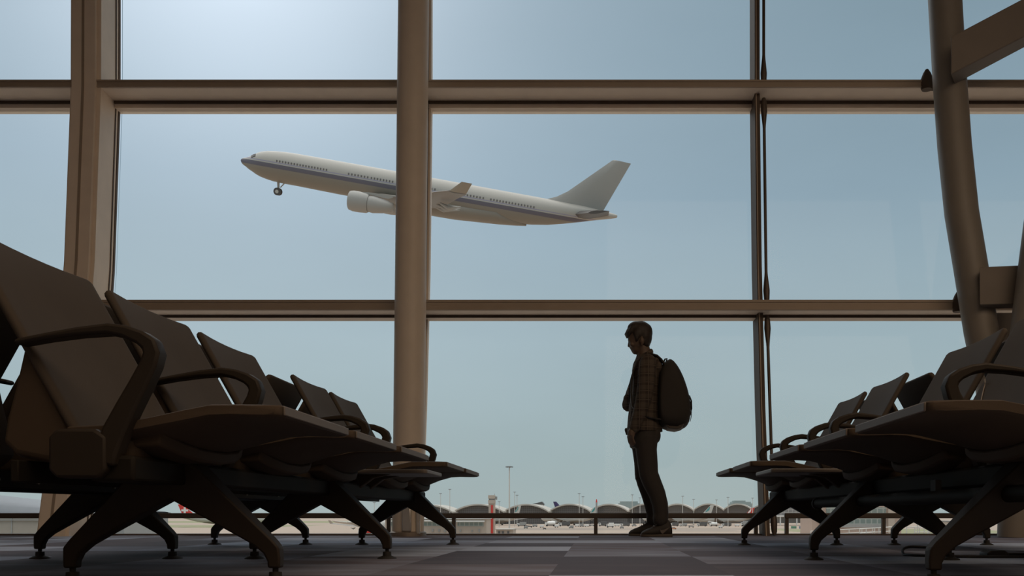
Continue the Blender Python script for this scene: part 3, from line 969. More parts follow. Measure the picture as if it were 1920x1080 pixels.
strap(-0.09, [(1187, 700, 1.1), (1183.5, 718, 1.1), (1182, 740, 1.2), (1184, 765, 1.5), (1196, 780, 1.75), (1216, 787, 1.75), (1240, 790, 1.3)])
strap(0.09, [(1186, 700, 1.1), (1182, 716, 1.05), (1181, 732, 1.0), (1180.5, 750, 1.1), (1184, 768, 1.5), (1196, 780, 1.75), (1216, 787, 1.75), (1240, 790, 1.3)])
for k in range(12):
    dy = -0.10 + 0.018 * k
    x0 = 1292.5 + random.uniform(-1, 1.5)
    y0 = 742 + random.uniform(0, 16)
    ln = random.uniform(26, 40)
    MB().tube([q(x0 - 2, y0, dy), q(x0 + 2, y0 + ln * 0.3, dy), q(x0 + 2.6, y0 + ln * 0.7, dy + 0.004), q(x0 + random.uniform(-1.5, 2.5), y0 + ln, dy + 0.006)], [0.003, 0.0032, 0.003, 0.0022], 6).build('fringe_strand', M['pack'], bp)

# ------------------------------------------------------------------ airliner in flight
TH = math.atan(0.18)
MS = 0.0862
PLY = 150.0
ctr = P(800, 363, PLY)
ray = (ctr - Vector((0, 0, CZ))).normalized()
Ax = Vector((math.cos(TH), 0, -math.sin(TH)))
Yx = (ray - Ax * ray.dot(Ax)).normalized()
Zx = Ax.cross(Yx).normalized()


def pl(x, y):
    dx, dy = x - 451, y - 300.3
    return ((dx * math.cos(TH) + dy * math.sin(TH)) * MS, (-dy * math.cos(TH) + dx * math.sin(TH)) * MS * 0.93)


def foil(sections, name, m, parent, up=True):
    """sections: (le, te, half thickness); le/te are points, thickness along axis t"""
    rings = []
    for le, te, tv in sections:
        le, te, tv = Vector(le), Vector(te), Vector(tv)
        c = te - le
        rings.append([le, le + c * 0.12 + tv * 0.75, le + c * 0.38 + tv, le + c * 0.75 + tv * 0.5, te, le + c * 0.75 - tv * 0.5, le + c * 0.38 - tv, le + c * 0.12 - tv * 0.75])
    return MB().loft(rings).build(name, m, parent, smooth=50)


FUS = [(451.3, 300.3, 0.4), (451.5, 299.3, 301.6), (452.4, 297.8, 304), (454, 296.7, 306.7), (457, 295.6, 309.8), (461, 294.8, 312.5), (468, 292.5, 318.5), (475, 289.5, 323), (482, 285.8, 328), (490, 283.2, 332.5), (501, 282, 337), (513, 282.3, 341), (535, 284.2, 346), (555, 287.2, 349.5), (638, 301.7, 366), (760, 323.5, 388), (894, 348, 412), (960, 360, 420), (1000, 367.3, 422.8), (1030, 373, 423), (1060, 378.5, 420.5), (1090, 384.5, 417), (1120, 392, 413), (1145, 398.5, 410.3), (1156, 402, 408.6), (1157.5, 404, 407)]
plane_parts = []


def surf_y(a, z):
    # near-side half width of the fuselage at height z
    prev = None
    for (x, t_, b_) in FUS[1:]:
        aa, c0 = pl(x, t_); aa2, c1_ = pl(x, b_)
        A_, c, r = (aa + aa2) / 2, (c0 + c1_) / 2, (c0 - c1_) / 2
        if prev and prev[0] <= a <= A_:
            f_ = (a - prev[0]) / (A_ - prev[0])
            cc, rr = prev[1] + (c - prev[1]) * f_, prev[2] + (r - prev[2]) * f_
            return math.sqrt(max(0.01, rr * rr - (z - cc) ** 2))
        prev = (A_, c, r)
    return 2.7


def make_plane():
    root = bpy.data.objects.new('airliner', None)
    COL.objects.link(root)
    rings = []
    for i, (x, t_, b_) in enumerate(FUS):
        if i == 0:
            a, c = pl(451.2, 300.3)
            r = 0.04
        else:
            a, c0 = pl(x, t_)
            a2, c1_ = pl(x, b_)
            a, c, r = (a + a2) / 2, (c0 + c1_) / 2, (c0 - c1_) / 2
        rings.append([(a, r * math.sin(2 * PI * k / 32), c + r * math.cos(2 * PI * k / 32)) for k in range(32)])
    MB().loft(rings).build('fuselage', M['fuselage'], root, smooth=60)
    # belly fairing
    fr = []
    for x, yb, w in ((690, 372, 0.4), (715, 386, 1.9), (760, 398, 2.6), (850, 413, 2.7), (930, 421.5, 2.3), (965, 424, 1.2), (985, 424.5, 0.3)):
        a, c = pl(x, yb)
        hh = min(1.5, w * 0.62)
        fr.append([(a, w * math.sin(2 * PI * k / 20), c + hh + hh * math.cos(2 * PI * k / 20)) for k in range(20)])
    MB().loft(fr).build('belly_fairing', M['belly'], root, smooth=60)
    # fin
    secs = []
    for (lx, ly), f_ in (((1020, 374), -0.12), ((1045, 368), 0.08), ((1066, 358), 0.2), ((1108, 329), 0.6), ((1150, 300), 0.985), ((1154, 299.3), 1.0)):
        te = (1133 + 51 * f_, 392 - 86 * f_)
        a0, b0 = pl(lx, ly); a1, b1 = pl(*te)
        secs.append(((a0, 0, b0), (a1, 0, b1), (0, 0.42 - 0.26 * max(0, f_), 0)))
    fin = foil(secs, 'tail_fin', M['pgrey'], root)
    # stabilisers
    for s in (-1, 1):
        a0, b0 = pl(1074, 402); a1, b1 = pl(1141, 404)
        foil([((a0, 0, b0), (a1, 0, b1), (0, 0, 0.72)), ((a0 + 1.6, s * 4.5, b0 + 0.3), (a1 + 0.2, s * 4.5, b1 + 0.3), (0, 0, 0.52)), ((a0 + 3.0, s * 9.2, b0 + 0.6), (a1 + 0.4, s * 9.2, b1 + 0.6), (0, 0, 0.26))], 'stabilizer', M['pdark'], root)
    # wings
    for s in (-1, 1):
        a0, _ = pl(690, 370)
        zb = -1.75
        w = foil([((a0, s * 1.0, zb), (a0 + 12.0, s * 1.0, zb - 0.3), (0, 0, 0.75)),
                  ((a0 + 6.0, s * 9.0, zb + 0.35), (a0 + 14.0, s * 9.0, zb + 0.2), (0, 0, 0.45)),
                  ((a0 + 14.4, s * 22.0, zb + 1.9), (a0 + 18.6, s * 22.0, zb + 1.8), (0, 0, 0.24)),
                  ((a0 + 18.4, s * 28.0, zb + 2.6), (a0 + 21.0, s * 28.0, zb + 2.55), (0, 0, 0.15))], 'wing', M['wing'], root)
        foil([((a0 + 18.6, s * 28.0, zb + 2.58), (a0 + 20.9, s * 28.0, zb + 2.58), (0, 0.12, 0)), ((a0 + 20.2, s * 28.5, zb + 4.0), (a0 + 21.6, s * 28.5, zb + 4.0), (0, 0.06, 0))], 'winglet', M['wingtip'], w)
        for yy, ln in ((6.0, 4.2), (12.5, 3.6), (18.5, 3.0)):
            aa = a0 + 10.0 + 0.3 * yy
            MB().tube([(aa, s * yy, zb - 0.15 + yy * 0.05), (aa + ln * 0.4, s * yy, zb - 0.55 + yy * 0.05), (aa + ln, s * yy, zb - 0.1 + yy * 0.05)], [0.15, 0.34, 0.05], 10).build('flap_fairing', M['pgrey'], w)
    # engines
    for s in (-1, 1):
        a0 = pl(661, 372)[0] + 2.1
        c = (0, s * 9.2, -2.95)
        e = MB().lathe((a0, c[1], c[2]), [(1.0, 0.5), (1.22, 0.06), (1.30, 0.0), (1.40, 0.08), (1.52, 0.6), (1.53, 1.6), (1.43, 2.75), (1.30, 3.0), (1.0, 3.0)], 28, 'x').build('engine', M['pgrey'], root)
        MB().lathe((a0, c[1], c[2]), [(1.0, 2.8), (1.22, 3.05), (1.28, 3.7), (1.05, 5.2), (0.72, 6.7), (0.5, 6.9)], 24, 'x').build('core_cowl', M['pgrey'], e)
        MB().lathe((a0, c[1], c[2]), [(0.02, 0.15), (0.3, 0.5), (1.02, 0.52), (1.02, 0.6)], 24, 'x').build('fan', M['pdark'], e)
        MB().loft([[(a0 + 1.2, c[1] - 0.2, -1.5), (a0 + 5.8, c[1] - 0.2, -1.75), (a0 + 5.8, c[1] + 0.2, -1.75), (a0 + 1.2, c[1] + 0.2, -1.5)], [(a0 + 2.8, c[1] - 0.2, -1.3), (a0 + 7.5, c[1] - 0.2, -1.1), (a0 + 7.5, c[1] + 0.2, -1.1), (a0 + 2.8, c[1] + 0.2, -1.3)]]).build('pylon', M['pgrey'], e)
    # cockpit glazing
    cw = MB()
    for s in (-1, 1):
        pp_ = []
        for x, yy in ((475.5, 292.6), (479.5, 290.0), (485.5, 289.4), (486.5, 294.0), (477.5, 296.6)):
            a, b = pl(x, yy)
            pp_.append((a, s * (surf_y(a, b) - 0.05), b))
        out = [(p[0] - 0.05, p[1] + s * 0.13, p[2] + 0.03) for p in pp_]
        cw.loft([pp_, out])
    cw.build('cockpit_window', M['pdark'], root)
    return root


big = make_plane()
tag(big, 'white airliner climbing in the sky with violet stripe and plain grey tail fin', 'airplane')
mw = Matrix((Ax, Yx, Zx)).transposed().to_4x4()
fus_parts = list(big.children)
# cabin windows and nose gear only on the big one
win0 = None


for (xa, xb) in ((530, 622), (663, 698), (705, 744), (805, 822), (853, 911), (925, 1004)):
    cnt = int((xb - xa) / 5.3)
    for k in range(cnt + 1):
        x = xa + (xb - xa) * k / max(1, cnt)
        a, b = pl(x, 334 + 0.18 * (x - 638) - 11.0)
        y = -surf_y(a, b) - 0.035
        if win0 is None:
            win0 = MB().box(-0.11, 0.11, -0.03, 0.06, -0.17, 0.17).build('cabin_window', M['pwin'], big, bevel=0.05)
            o = win0
        else:
            o = win0.copy(); COL.objects.link(o); o.parent = big
        o.location = (a, y, b)
a, b = pl(518, 341); a2, b2 = pl(515.5, 360)
g = MB().tube([(a, 0, b + 0.3), (a2 + 0.1, 0, b2)], [0.22, 0.15], 12)
g.tube([(a + 1.2, 0, b + 0.1), (a2 + 0.35, 0, b2 + 0.7)], 0.09, 8)
gear = g.build('nose_gear', M['pgrey'], big)
for s in (-1, 1):
    wh = MB().lathe((a2, s * 0.34, b2), [(0.3, -0.16), (0.52, -0.16), (0.60, -0.08), (0.60, 0.08), (0.52, 0.16), (0.3, 0.16)], 20, 'y').build('wheel', M['pdark'], gear)
    MB().lathe((a2, s * 0.34, b2), [(0.28, -0.17), (0.28, 0.17)], 16, 'y').build('hub', M['pwhite'], wh)
# place: the nose tip at its spot in the sky
nose = P(451.3, 300.3, PLY)
big.matrix_world = Matrix.Translation(nose) @ mw

# ------------------------------------------------------------------ outside: apron level
GZ = -8.0
struct(MB().box(-900, 1100, 9.0, 2500, GZ - 1, GZ).build('ground', M['apron'], smooth=0))


def strip(name, x0, x1, ya, yb, Yc, m, z=0.03):
    """a flat strip on the apron between image rows"""
    Y0, Y1 = (CZ - GZ) * K / (yb - HY), (CZ - GZ) * K / (ya - HY)
    Ym = (Y0 + Y1) / 2
    X0, X1 = PX(x0, Ym), PX(x1, Ym)
    o = MB().box(X0, X1, Y0, Y1, GZ - 0.2, GZ + z).build(name, m, smooth=0)
    return o


struct(strip('ground_verge', 150, 560, 984.5, 989, 0, M['grass']))
struct(strip('ground_verge', -300, 900, 977, 980.5, 0, M['grass'], 0.02))
struct(strip('ground_verge', 958, 1022, 1000.2, 1003, 0, M['grass']))
struct(strip('ground_verge', 1482, 1900, 992, 1002, 0, M['grass']))
struct(strip('ground_verge', 1225, 1380, 993.5, 996.5, 0, M['tarmac']))
struct(strip('ground_taxiway', 960, 1500, 990, 994, 0, M['tarmac'], 0.015))

# white service building
Y = 200.0
wb = empty('service_building', 'low white building with window bands outside, past the end of the slim column bench', 'building', (PX(818, Y), Y, GZ))
X0 = PX(818, Y)
bx = lambda xa, xb, ya, yb, d0=0.0, d1=8.0: (PX(xa, Y) - X0, PX(xb, Y) - X0, d0, d1, PZ(yb, Y) - GZ, PZ(ya, Y) - GZ)
MB().box(*bx(722, 912, 972.5, 1040)).build('wall', M['concrete'], wb, smooth=0)
MB().box(*bx(718, 914, 970.5, 973, -0.5, 8.5)).build('roof', M['white'], wb, smooth=0)
for xa, xb, yl in ((729, 741, 978), (795, 852, 977.5), (858, 907, 978.5)):
    w = MB().box(*bx(xa, xb, yl, yl + 8.5, -0.12, 0.1)).build('window', M['greenglass'], wb, smooth=0)
    MB().box(*bx(xa - 2, xb + 2, yl - 2.5, yl, -1.1, 0.1)).build('sunshade', M['white'], w, smooth=0)
for xa in (810, 822, 833, 848, 862, 884, 897):
    MB().box(*bx(xa, xa + 3, 992 + (xa % 3), 997 + (xa % 2), -0.3, 0.1)).build('wall_fitting', M['grey'], wb, smooth=0)
MB().box(*bx(780, 792, 985, 1005, -0.1, 0.1)).build('door', M['darkgrey'], wb, smooth=0)

# small low shed right of the tower
Y = 230.0
sh = empty('shed', 'small pale flat-roofed shed beside the red striped tower', 'building', (PX(948, Y), Y, GZ))
X0 = PX(948, Y)
MB().box(*bx(930, 962, 993, 1040)).build('wall', M['concrete'], sh, smooth=0)
MB().box(*bx(929, 963, 991.5, 993.5, -0.4, 8.4)).build('roof', M['roofmetal'], sh, smooth=0)
for xa in (934, 941, 951):
    MB().box(*bx(xa, xa + 4, 996, 1000, -0.15, 0.1)).build('window', M['darkgrey'], sh, smooth=0)

# striped tower
Y = 215.0
tw = empty('striped_tower', 'narrow pale service tower with a red vertical stripe and boxy top', 'tower', (PX(921.5, Y), Y, GZ))
X0 = PX(921.5, Y)
MB().box(*bx(916, 927.5, 944, 1040, 0, 1.4)).build('shaft', M['concrete'], tw, smooth=0)
MB().box(*bx(920.5, 924.5, 947, 1040, -0.12, 0.05)).build('stripe', M['red'], tw, smooth=0)['label'] = 'red stripe'
MB().box(*bx(915.5, 927.8, 928.5, 935, -0.3, 1.6)).build('top_box', M['concrete'], tw, smooth=0)
MB().box(*bx(916.5, 926.5, 935, 937.5, 0, 1.3)).build('gap_band', M['grey'], tw, smooth=0)
MB().box(*bx(915.5, 928, 937.5, 944, -0.2, 1.5)).build('collar', M['concrete'], tw, smooth=0)
MB().box(*bx(927.5, 932, 931, 937, 0.2, 0.5)).build('side_platform', M['grey'], tw, smooth=0)
MB().tube([(PX(927, Y) - X0, 0.5, PZ(928, Y) - GZ), (PX(927, Y) - X0, 0.5, PZ(925.5, Y) - GZ)], 0.05, 6).build('aerial', M['grey'], tw)


# light masts
def mast(x, yt, Y, wpx, label, head=10):
    z = PZ(yt, Y)
    r = wpx * Y / K / 2
    o = empty('light_mast', label, 'light mast', (PX(x, Y), Y, GZ), group='apron light masts')
    MB().tube([(0, 0, 0), (0, 0, z - GZ)], [r * 1.2, r * 0.8], 10).build('pole', M['mast'], o)
    hw = head * Y / K / 2
    MB().lathe((0, 0, z - GZ), [(r, -0.3 * hw), (hw * 0.75, -0.15 * hw), (hw * 0.75, 0.0), (r, 0.1 * hw)], 12).build('crown_ring', M['masthead'], o)
    for k in range(6):
        a = 2 * PI * k / 6 + 0.3
        c = (hw * 0.8 * math.cos(a), hw * 0.8 * math.sin(a))
        MB().box(c[0] - hw * 0.2, c[0] + hw * 0.2, c[1] - hw * 0.2, c[1] + hw * 0.2, z - GZ - hw * 0.28, z - GZ - hw * 0.02).build('floodlight', M['masthead'], o, smooth=0)
    return o


mast(955, 874.5, 300, 2.6, 'tallest pale light mast, rising beside the red striped tower', 14)
mast(1429.5, 880, 300, 3.0, 'tall pale light mast against the mullion, its head behind the bench seats', 14)
small = [(826, 925, 'light mast nearest the slim column, the shortest of two past the seat end'),
         (843.5, 917, 'light mast just before the first arched roof'),
         (965, 922, 'light mast close beside the tallest mast'),
         (969.5, 928, 'shorter light mast tucked just beyond the one next to the tallest mast'),
         (936, 940, 'faint far light mast between the striped tower and the tallest mast'),
         (1086, 925, 'light mast over the third arched roof, taller of its pair'),
         (1093, 931, 'faint light mast over the third arched roof, lower of its pair'),
         (1185.5, 927.5, 'light mast in front of the stepped green building, taller of its pair'),
         (1200, 933, 'faint light mast touching the trouser leg of the standing person'),
         (1280, 930, 'light mast just behind the shoes and knees of the standing person'),
         (1300.5, 936, 'faint light mast over the roof valley beyond the person'),
         (1343.5, 937, 'faint light mast under the tip of the bench seat'),
         (1365, 932, 'light mast beside the dark ridge building far away'),
         (1411, 933.5, 'light mast beside the red tail fin with white swoosh'),
         (702, 942, 'faint light mast seen under the bench seats at the slim column')]
for i, (x, yt, lab) in enumerate(small):
    mast(x, yt, 560 + 14 * (i % 4), 1.1, lab, 5.5)
# marker pole
Y = 450.0
mp_ = empty('marker_pole', 'slender grey pole with a red tip by a teal tail fin', 'pole', (PX(1118.5, Y), Y, GZ))
MB().tube([(0, 0, 0), (0, 0, PZ(942, Y) - GZ)], 0.42, 10).build('pole', M['grey'], mp_)
MB().tube([(0, 0, PZ(942, Y) - GZ), (0, 0, PZ(936, Y) - GZ)], [0.42, 0.2], 10).build('tip', M['red'], mp_)['label'] = 'red tip'

# terminal with arched roofs
tm = empty('terminal_building', 'long terminal with a row of arched pale roofs over dark glass', 'building', (0, 720, GZ))
val = [(760, 960), (850, 959.5), (944.5, 958.5), (1029, 958.5), (1106, 957.5), (1176.5, 957.5), (1239, 956.5), (1299, 955.8), (1355, 955), (1408, 954.5), (1460, 954)]
tops = [946, 945, 945, 944.6, 944.6, 944.4, 944.2, 944, 944, 944]
for i in range(len(val) - 1):
    (xa, ya), (xb, yb) = val[i], val[i + 1]
    Ya = 720 + 8 * i
    arc = []
    for k in range(17):
        u = k / 16
        x = xa + (xb - xa) * u
        yv = ya + (yb - ya) * u
        yy = yv - (yv - tops[i]) * math.sin(PI * u) ** 0.8 if 0 < u < 1 else yv
        arc.append((x, yy))
    rings = []
    for dY, th in ((-4, 1.1), (18, 1.1)):
        ring = []
        for x, yy in arc:
            p = P(x, yy, Ya)
            ring.append((p.x + (dY + 4) * 0.22, Ya + dY - 720, p.z - GZ))
        for x, yy in reversed(arc):
            p = P(x, yy, Ya)
            ring.append((p.x + (dY + 4) * 0.22, Ya + dY - 720, p.z - GZ - th))
        rings.append(ring)
    n_ = len(arc)
    b_ = MB()
    vs = rings[0] + rings[1]
    N = 2 * n_
    fs = []
    for j in range(N):
        k = (j + 1) % N
        fs.append((j, k, N + k, N + j))
    for j in range(n_ - 1):
        fs.append((j, j + 1, N - 2 - j, N - 1 - j))
        fs.append((N + j, N + j + 1, N + N - 2 - j, N + N - 1 - j))
    b_.add(vs, fs)
    b_.build('roof_vault', M['roofmetal'], tm, smooth=30)
    g = MB()
    pg = [(P(x, yy + 1.2, Ya).x, P(x, yy + 1.2, Ya).z - GZ) for x, yy in arc]
    pg = [(pg[0][0], 0.0)] + pg + [(pg[-1][0], 0.0)]
    vs = [(a, Ya - 720, b) for a, b in pg] + [(a, Ya - 718, b) for a, b in pg]
    N = len(pg)
    fs = []
    m0 = N
    half = N // 2
    for j in range(half):
        if j + 1 <= N - 2 - j:
            fs.append((j, j + 1, N - 2 - j, N - 1 - j) if j + 1 < N - 2 - j else (j, j + 1, N - 1 - j))
    g.add(vs, fs)
    g.build('glass_gable', M['hallglass'], tm, smooth=0)

# far buildings behind the roofs


def far_block(name, label, boxes, Y, m, depth=20, roof=None):
    xs = (boxes[0][0] + boxes[0][1]) / 2
    o = empty(name, label, 'building', (PX(xs, Y), Y, GZ))
    X0 = PX(xs, Y)
    for i, (xa, xb, ya, yb) in enumerate(boxes):
        MB().box(PX(xa, Y) - X0, PX(xb, Y) - X0, 0.5 * i, depth, PZ(yb, Y) - GZ, PZ(ya, Y) - GZ).build('storey', m, o, smooth=0)
    return o


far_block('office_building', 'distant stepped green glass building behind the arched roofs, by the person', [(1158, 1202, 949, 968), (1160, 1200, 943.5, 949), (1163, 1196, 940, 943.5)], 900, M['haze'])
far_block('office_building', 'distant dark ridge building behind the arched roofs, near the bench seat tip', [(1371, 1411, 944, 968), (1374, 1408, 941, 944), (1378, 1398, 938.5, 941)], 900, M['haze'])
hb = far_block('cargo_shed', 'grey slope-roofed shed showing above the second arched roof', [(996, 1018, 946, 968)], 880, M['grey'])
MB().loft([[(PX(994, 880) - PX(1007, 880), 0, PZ(946, 880) - GZ), (PX(1016, 880) - PX(1007, 880), 0, PZ(940.6, 880) - GZ), (PX(1020, 880) - PX(1007, 880), 0, PZ(946, 880) - GZ)],
           [(PX(994, 880) - PX(1007, 880), 20, PZ(946, 880) - GZ), (PX(1016, 880) - PX(1007, 880), 20, PZ(940.6, 880) - GZ), (PX(1020, 880) - PX(1007, 880), 20, PZ(946, 880) - GZ)]]).build('roof', M['darkgrey'], hb, smooth=0)
for i, (xa, w, yt) in enumerate(((36, 5, 937.5), (43, 6, 938.5), (51, 5, 939.5), (58, 6, 940), (66, 5, 941), (72, 6, 942))):
    far_block('apartment_tower', ('pale skyline tower block above the curved jet bridge roof, %s' % ['tallest', 'second tallest', 'third tallest', 'fourth tallest', 'fifth tallest', 'lowest, by the box mullion'][i]), [(xa, xa + w, yt, 970)], 1500, M['pink'], 20)['group'] = 'skyline tower blocks'

# glass hall at the right of the tension rod
Y = 640.0
gh = empty('glass_hall', 'glass grid hall on pale columns beyond the tension rod and bench legs', 'building', (PX(1485, Y), Y, GZ))
X0 = PX(1485, Y)
MB().box(*bx(1440, 1528, 935, 967, 0, 20)).build('glass_wall', M['gridglass'], gh, smooth=0)
MB().box(*bx(1438, 1530, 932, 935.5, -1, 21)).build('roof', M['roofmetal'], gh, smooth=0)
MB().box(*bx(1440, 1528, 966.5, 969, -1, 20)).build('slab_edge', M['white'], gh, smooth=0)
MB().box(*bx(1440, 1528, 969, 981, 6, 20)).build('lower_wall', M['grey'], gh, smooth=0)
for xa in (1462, 1477, 1493, 1507, 1520):
    MB().box(*bx(xa, xa + 2, 969, 985, -0.4, 0.4)).build('column_post', M['white'], gh, smooth=0)
# pink office block
Y = 160.0
pb = empty('terminal_office', 'pink terminal block with green glass bands seen under the bench by the conduit tube', 'building', (PX(1600, Y), Y, GZ))
X0 = PX(1600, Y)
MB().box(*bx(1522, 1690, 925, 1080, 0, 9)).build('wall', M['pink'], pb, smooth=0)
MB().box(*bx(1520, 1692, 921, 926, -0.5, 9.5)).build('parapet', M['concrete'], pb, smooth=0)
MB().box(*bx(1549, 1661, 951, 966, -0.15, 0.1)).build('window_band', M['greenglass'], pb, smooth=0)
MB().box(*bx(1549, 1661, 968, 983, -0.15, 0.1)).build('window_band', M['greenglass'], pb, smooth=0)
MB().box(*bx(1549, 1661, 983, 989, -0.3, 0.1)).build('ledge', M['grey'], pb, smooth=0)
MB().box(*bx(1536, 1542, 940, 1080, -0.5, 0.1)).build('pilaster', M['concrete'], pb, smooth=0)
MB().box(*bx(1664, 1676, 940, 1080, -0.5, 0.1)).build('pilaster', M['concrete'], pb, smooth=0)


# ramps with railings, below the benches on the right
def ramp(x0, y0, x1, y1, Y, label):
    o = empty('ramp_railing', label, 'railing', P((x0 + x1) / 2, (y0 + y1) / 2, Y))
    o.location.z = GZ
    c = o.location
    b = MB()
    p0, p1 = P(x0, y0, Y), P(x1, y1, Y)
    for d in (0.0, -0.5):
        b.tube([p0 - c + Vector((0, 0, d)), p1 - c + Vector((0, 0, d))], 0.06, 8)
    b.build('handrail', M['mast'], o)
    nn = 6
    for k in range(nn):
        p = p0.lerp(p1, k / (nn - 1)) - c
        MB().tube([(p.x, p.y, 0), (p.x, p.y, p.z)], 0.06, 8).build('stanchion', M['mast'], o)
    return o


ramp(1520, 996, 1640, 990, 120, 'long pale ramp railing below the pink terminal block')
ramp(1612, 992, 1672, 988, 110, 'shorter pale ramp railing crossing before the green glass bands')
ramp(1700, 981, 1800, 976, 110, 'pale sloping railing seen between the crossed bench legs')
ramp(1715, 990, 1760, 990, 115, 'pale level railing between the crossed bench legs')
gb = empty('plant_box', 'plain grey plant box seen past the crossed bench legs', 'box', (PX(1796, 90), 90, GZ))
MB().box(PX(1784, 90) - PX(1796, 90), PX(1812, 90) - PX(1796, 90), 0, 3, 0, PZ(978, 90) - GZ).build('housing', M['concrete'], gb, bevel=0.05)
MB().box(PX(1783, 90) - PX(1796, 90), PX(1813, 90) - PX(1796, 90), -0.1, 3.1, PZ(978, 90) - GZ, PZ(976.6, 90) - GZ).build('cover', M['grey'], gb)

# sloping walkway / jet bridge on the left
Y = 25.0
jb = empty('jet_bridge', 'beige sided jet bridge with a curved blue-grey roof outside the broad box mullion', 'jet bridge', (PX(60, Y), Y, GZ))
X0 = PX(60, Y)
rings = []
rf = []
for x, yt in ((-260, 912), (-120, 921), (0, 935), (80, 945.5), (150, 951), (222, 957)):
    X = PX(x, Y) - X0
    zt = PZ(yt, Y) - GZ
    zb = PZ(962, Y) - GZ - (0.05 if x > 100 else 0)
    ring = []
    for k in range(9):
        a = PI * k / 8
        ring.append((X, 1.6 - 1.6 * math.cos(a), zb + (zt - zb) * math.sin(a) ** 0.7))
    rf.append(ring)
MB().loft(rf).build('roof', M['bluegrey'], jb, smooth=50)
side_ = MB().box(PX(-260, Y) - X0, PX(160, Y) - X0, 0.05, 3.1, PZ(1095, Y) - GZ, PZ(962, Y) - GZ).build('side_wall', M['beige'], jb, smooth=0)
for xa in (-60, 20, 84):
    MB().box(PX(xa, Y) - X0 - 0.01, PX(xa, Y) - X0 + 0.01, 0.03, 0.06, PZ(1095, Y) - GZ, PZ(966, Y) - GZ).build('panel_seam', M['grey'], side_, smooth=0)
MB().box(PX(-260, Y) - X0, PX(160, Y) - X0, 0.0, 0.06, PZ(976, Y) - GZ, PZ(974.8, Y) - GZ).build('rub_strip', M['grey'], side_, smooth=0)
MB().box(PX(160, Y) - X0, PX(222, Y) - X0, 0.3, 2.9, PZ(1080, Y) - GZ, PZ(960, Y) - GZ).build('cab', M['grey'], jb, smooth=0)
for xa in (-200, 120):
    MB().tube([(PX(xa, Y) - X0, 1.6, 0), (PX(xa, Y) - X0, 1.6, PZ(1090, Y) - GZ)], 0.3, 14).build('support_leg', M['grey'], jb)
ac = empty('equipment_cabinet', 'grey louvred cabinet standing past the jet bridge cab', 'cabinet', (PX(252, 30), 30, GZ))
MB().box(PX(232, 30) - PX(252, 30), PX(268, 30) - PX(252, 30), 0, 1.2, 0, PZ(973, 30) - GZ).build('housing', M['grey'], ac, bevel=0.02)
MB().box(PX(236, 30) - PX(252, 30), PX(262, 30) - PX(252, 30), -0.02, 0.02, PZ(1000, 30) - GZ, PZ(980, 30) - GZ).build('louvre', M['darkgrey'], ac)


# parked airliners (the same shape, smaller, with gear)
def parked(x, yt, Y, yaw, fin_m, label, tip_dx=0, scale=None, fus_m='pwhite', emblem=None, swoosh=None):
    """the tail fin's top at image (x, yt)"""
    zt = PZ(yt, Y) - GZ
    fin_h = pl(1154, 299.3)[1]
    gear_h = 5.0
    s = zt / (fin_h + gear_h)
    root = empty('airliner', label, 'airplane', (0, 0, 0), 0, 'parked airliners')
    ax, az = pl(1160, 300)
    off = Matrix.Rotation(yaw, 3, 'Z') @ Vector((ax * s, 0, 0))
    root.location = (PX(x, Y) - off.x, Y - off.y, GZ + gear_h * s)
    root.rotation_euler = (0, 0, yaw)
    root.scale = (s, s, s)
    for c in fus_parts:
        k = twin(c, root)
        mm = None
        nm = c.name.split('.')[0]
        if nm == 'fuselage':
            mm = M[fus_m]
        elif nm == 'tail_fin':
            mm = M[fin_m]
            if fin_m != fus_m:
                k['label'] = {'red': 'red tail fin', 'teal': 'teal tail fin', 'violet': 'dark violet tail fin'}[fin_m]
            fin = k
        elif nm == 'stabilizer':
            mm = M['pwhite']
        if mm:
            k.material_slots[0].link = 'OBJECT'
            k.material_slots[0].material = mm
    for aa, yy in ((6.5, 0), (33.5, -3.6), (33.5, 3.6)):
        g = MB().tube([(aa, yy, -1.8), (aa, yy, -gear_h + 0.6)], 0.25, 8).build('landing_gear', M['pgrey'], root)
        MB().lathe((aa, yy, -gear_h + 0.68), [(0.3, -0.5), (0.68, -0.45), (0.68, 0.45), (0.3, 0.5)], 14, 'y').build('wheel', M['pdark'], g)
    if emblem:
        a0, b0 = pl(1128, 346)
        e = MB()
        for side_s in (-1, 1):
            e.box(a0 - 2.1, a0 + 2.1, side_s * 0.32 - 0.12, side_s * 0.32 + 0.12, b0 - 0.65, b0 + 0.65)
            e.box(a0 - 0.65, a0 + 0.65, side_s * 0.32 - 0.125, side_s * 0.32 + 0.125, b0 - 2.1, b0 + 2.1)
        e.build('cross_emblem', M['white'], fin)
    if swoosh:
        e = MB()
        for side_s in (-1, 1):
            pts = [pl(1094, 352), pl(1112, 343), pl(1128, 332), pl(1144, 312)]
            rg = []
            for (a_, b_), w_ in zip(pts, (0.2, 0.8, 1.0, 0.2)):
                rg.append([(a_ - w_ * 0.6, side_s * 0.30 - 0.14, b_ + w_ * 0.5), (a_ + w_ * 0.6, side_s * 0.30 - 0.14, b_ - w_ * 0.5), (a_ + w_ * 0.6, side_s * 0.30 + 0.14, b_ - w_ * 0.5), (a_ - w_ * 0.6, side_s * 0.30 + 0.14, b_ + w_ * 0.5)])
            e.loft(rg)
        e.build('fin_swoosh', M[swoosh], fin)
    return root


